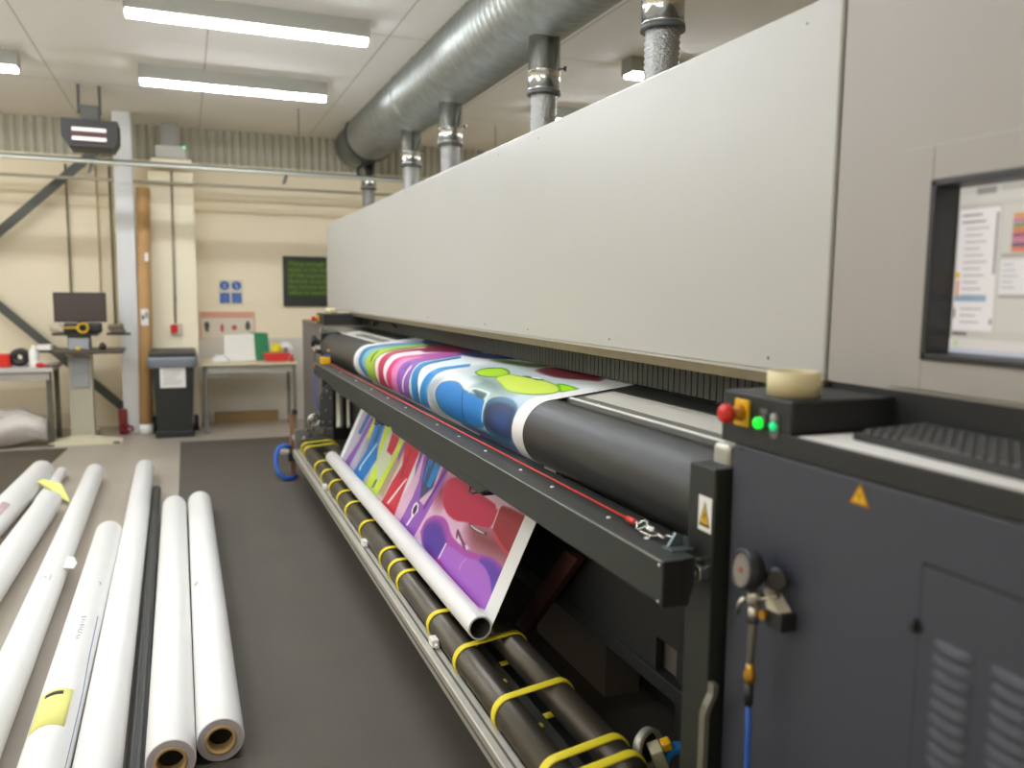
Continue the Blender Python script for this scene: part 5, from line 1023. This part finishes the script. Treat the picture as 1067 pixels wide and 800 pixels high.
# ------------------------------------------------------------------ rolls on the floor
GR = 'wrapped vinyl rolls laid on the floor'
def roll(far, near, r, rin, label, extra=None, hgt=0.0, taper=1.0):
    zz = r + .0075 + hgt
    a = Vector((near[0], near[1], zz)); b_ = Vector((far[0], far[1], zz)); ax = (b_ - a); L = ax.length; ax.normalize()
    t = thing('vinyl_roll', label, 'roll', (a.x, a.y, 0), GR)
    core = min(rin + .010, r - .004)
    MB().lathe([(core, 0), (r - .003, 0), (r, .004), (r, L - .004), (r - .003, L), (core, L)], a, ax, 48, caps=False).build('wound_vinyl', [vinyl_m], t)
    MB().lathe([(core, -.0005), (r - .004, -.0005)], a, ax, 48, caps=False).build('roll_edge', lilac_m, t)
    MB().lathe([(core, L + .0005), (r - .004, L + .0005)], a, ax, 48, caps=False).build('roll_edge', lilac_m, t)
    MB().lathe([(rin, .05), (rin, -.004), (core, -.004), (core, L + .004), (rin, L + .004), (rin, L - .05)], a, ax, 40, caps=False).build('cardboard_core', card_m, t)
    MB().lathe([(rin, .05), (rin, L - .05)], a, ax, 24).build('bore_shade_plug', hole_m, t)  # near-black plug paints the darkness inside the hollow core
    return t, a, ax, L
def patch(t, a, ax, r, d0, d1, a0, a1, m, name, lift=.0015):
    """a sheet wrapped on the roll from distance d0 to d1, angles measured from straight up towards +X"""
    side = Vector((0, 0, 1)).cross(ax).normalized() * -1; up = Vector((0, 0, 1))
    n = 10; A = []
    for dd in (d0, d1): A.append([a + ax * dd + (up * math.cos(q) + side * math.sin(q)) * (r + lift) for q in [a0 + (a1 - a0) * k / n for k in range(n + 1)]])
    B_ = []
    for dd in (d0, d1): B_.append([a + ax * dd + (up * math.cos(q) + side * math.sin(q)) * (r + .0002) for q in [a0 + (a1 - a0) * k / n for k in range(n + 1)]])
    b = MB(); b.loft([A[0] + B_[0][::-1], A[1] + B_[1][::-1]]); return b.build(name, m, t)
T1 = roll((.045, 5.95), (.062, 2.70), .075, .040, 'white roll at the right of the row with its open brown core facing the camera')
patch(T1[0], T1[1], T1[2], .075, 1.38, 1.42, -.9, -.6, M_('faint_brown_mark', (206, 196, 170), .7), 'small_mark')
T2 = roll((-.116, 5.88), (-.088, 2.62), .075, .040, 'white roll lying left of the one with the open brown core')
T3 = roll((-.357, 7.26), (-.292, 2.25), .071, .038, 'longest white roll, just left of the thin black roll')
T4 = roll((-.474, 5.36), (-.445, 2.25), .074, .038, 'white roll with a yellow note and handwriting, tucked left of the longest roll')
patch(*T4[:3], .074, .60, .86, -.9, .62, yell_paper, 'yellow_note')
patch(*T4[:3], .074, .815, .84, -.55, .22, dark_ink, 'black_stripe', .0022)
hw = MB(); side = Vector((0, 0, 1)).cross(T4[2]).normalized() * -1
def on4(d, q, l=.0018): return T4[1] + T4[2] * d + (Vector((0, 0, 1)) * math.cos(q) + side * math.sin(q)) * (.074 + l)
random.seed(3)
for k in range(9):
    d0 = 1.30 + k * .028; q0 = .20 + .02 * math.sin(k * 3)
    j_ = random.uniform; hw.tube([on4(d0 + j_(-.008, .008), q0 - j_(.05, .14)), on4(d0 + j_(0, .02), q0 + j_(-.05, .05)), on4(d0 + j_(-.006, .01), q0 + j_(.0, .12))], .0011, 5)
hw.tube([on4(1.95, .55), on4(1.99, .62), on4(2.0, .5)], .0012, 5)
hw.build('handwriting', M_('pencil_grey', (110, 110, 96), .7), T4[0])
bl = MB().tube([on4(-.0, 1.15, -.001), on4(.9, 1.15, .0), on4(1.2, 1.0, .001), on4(1.6, .95, .001)], .0022, 6); bl.build('blue_edge_line', M_('slate_blue_edge', (130, 142, 176), .6), T4[0])
T5 = roll((-.722, 7.24), (-.655, 2.6), .068, .034, 'white roll lying alone with a small white flap and number, fifth from the right')
side5 = Vector((0, 0, 1)).cross(T5[2]).normalized() * -1
def on5(d, q, l=.0018): return T5[1] + T5[2] * d + (Vector((0, 0, 1)) * math.cos(q) + side5 * math.sin(q)) * (.068 + l)
n5 = MB()
n5.tube([on5(1.80, .15), on5(1.84, .0), on5(1.80, -.05), on5(1.84, -.15), on5(1.80, -.28)], .0014, 5).tube([on5(1.78, .35), on5(1.86, .35)], .0014, 5)
n5.build('handwritten_number', M_('olive_pencil', (140, 138, 116), .7), T5[0])
fp = [on5(2.22, .9, .001), on5(2.03, .95, .001), on5(2.0, 1.2, .045), on5(2.10, 1.25, .05), on5(2.20, 1.15, .03)]
MB().prism(fp, (0, 0, .003)).build('loose_flap', white_pl, T5[0])
T6 = roll((-1.105, 7.30), (-1.22, 3.6), .088, .04, 'thick white roll at the far left edge, farthest left on the floor')
patch(*T6[:3], .088, 2.05, 2.35, .2, .75, pink_ink, 'pink_stamp')
T7 = roll((-.915, 6.28), (-.955, 3.0), .078, .038, 'white roll with wrinkled wrapping lying right of the far left roll')
T8 = roll((-.985, 7.45), (-.995, 6.38), .042, .02, 'short thin white roll with an orange end between the two left rolls')
MB().lathe([(.036, 0), (.036, .02), (.02, .03)], T8[1] + T8[2] * (T8[3] - .002), T8[2], 20).build('orange_cap', M_('orange_plastic', (214, 150, 80), .5), T8[0])
solo(MB().prism([(-1.02, 6.80, .135), (-.90, 6.74, .105), (-.84, 6.62, .012), (-.82, 6.50, .012), (-.875, 6.55, .04), (-.96, 6.62, .11), (-1.05, 6.70, .14)], (0, 0, .003)), 'yellow_label', yell_paper, 'crumpled pale yellow paper draped over the thin roll at left', 'paper')
tb = thing('black_tube', 'thin black ribbed tube lying between the white rolls', 'tube', (-.2, 2.3, 0))
rg_ = []
a = Vector((-.186, 2.25, .0385)); b_ = Vector((-.25, 6.62, .0385)); axv = (b_ - a).normalized(); L = (b_ - a).length
s1 = axv.cross(Vector((0, 0, 1))).normalized(); s2 = Vector((0, 0, 1))
for dd in (0, L): rg_.append([a + axv * dd + (s1 * math.cos(2 * PI * k / 48) + s2 * math.sin(2 * PI * k / 48)) * (.031 if k % 4 < 2 else .0285) for k in range(48)])
MB().loft(rg_, smooth=False).build('ribbed_body', M_('black_ribbed_plastic', (62, 62, 60), .5), tb)
MB().lathe([(.0285, 0), (.0285, .004)], a - axv * .004, axv, 24).lathe([(.0285, 0), (.0285, .004)], b_, axv, 24).build('end_disc', black_pl, tb)

# ------------------------------------------------------------------ camera and render look
cam = bpy.data.cameras.new('camera'); co_ = bpy.data.objects.new('camera', cam); COL.objects.link(co_)
yw, pt, rl_ = .37859596, .11150199, .01153002
f_ = Vector((math.sin(yw) * math.cos(pt), math.cos(yw) * math.cos(pt), -math.sin(pt)))
r0 = Vector((math.cos(yw), -math.sin(yw), 0)); u0 = r0.cross(f_)
r1 = r0 * math.cos(rl_) + u0 * math.sin(rl_); u1 = -r0 * math.sin(rl_) + u0 * math.cos(rl_)
co_.matrix_world = Matrix(((r1.x, u1.x, -f_.x, 0), (r1.y, u1.y, -f_.y, 0), (r1.z, u1.z, -f_.z, 1.55), (0, 0, 0, 1)))
cam.sensor_width = 36; cam.lens = 852.42 / 1067 * 36
cam.dof.use_dof = True; cam.dof.focus_distance = 2.9; cam.dof.aperture_fstop = 1.7
cam.clip_start = .02
SC.camera = co_
wd = bpy.data.worlds.new('world'); SC.world = wd; wd.use_nodes = True
wd.node_tree.nodes['Background'].inputs[0].default_value = (.9, .93, 1, 1); wd.node_tree.nodes['Background'].inputs[1].default_value = .0
SC.view_settings.view_transform = 'Standard'; SC.view_settings.look = 'None'
SC.view_settings.exposure = EXPO; SC.view_settings.gamma = 1
SC.view_settings.use_curve_mapping = False
try:
    SC.cycles.use_denoising = True; SC.cycles.max_bounces = 8; SC.cycles.diffuse_bounces = 6
    SC.cycles.sample_clamp_indirect = 6
except Exception: pass
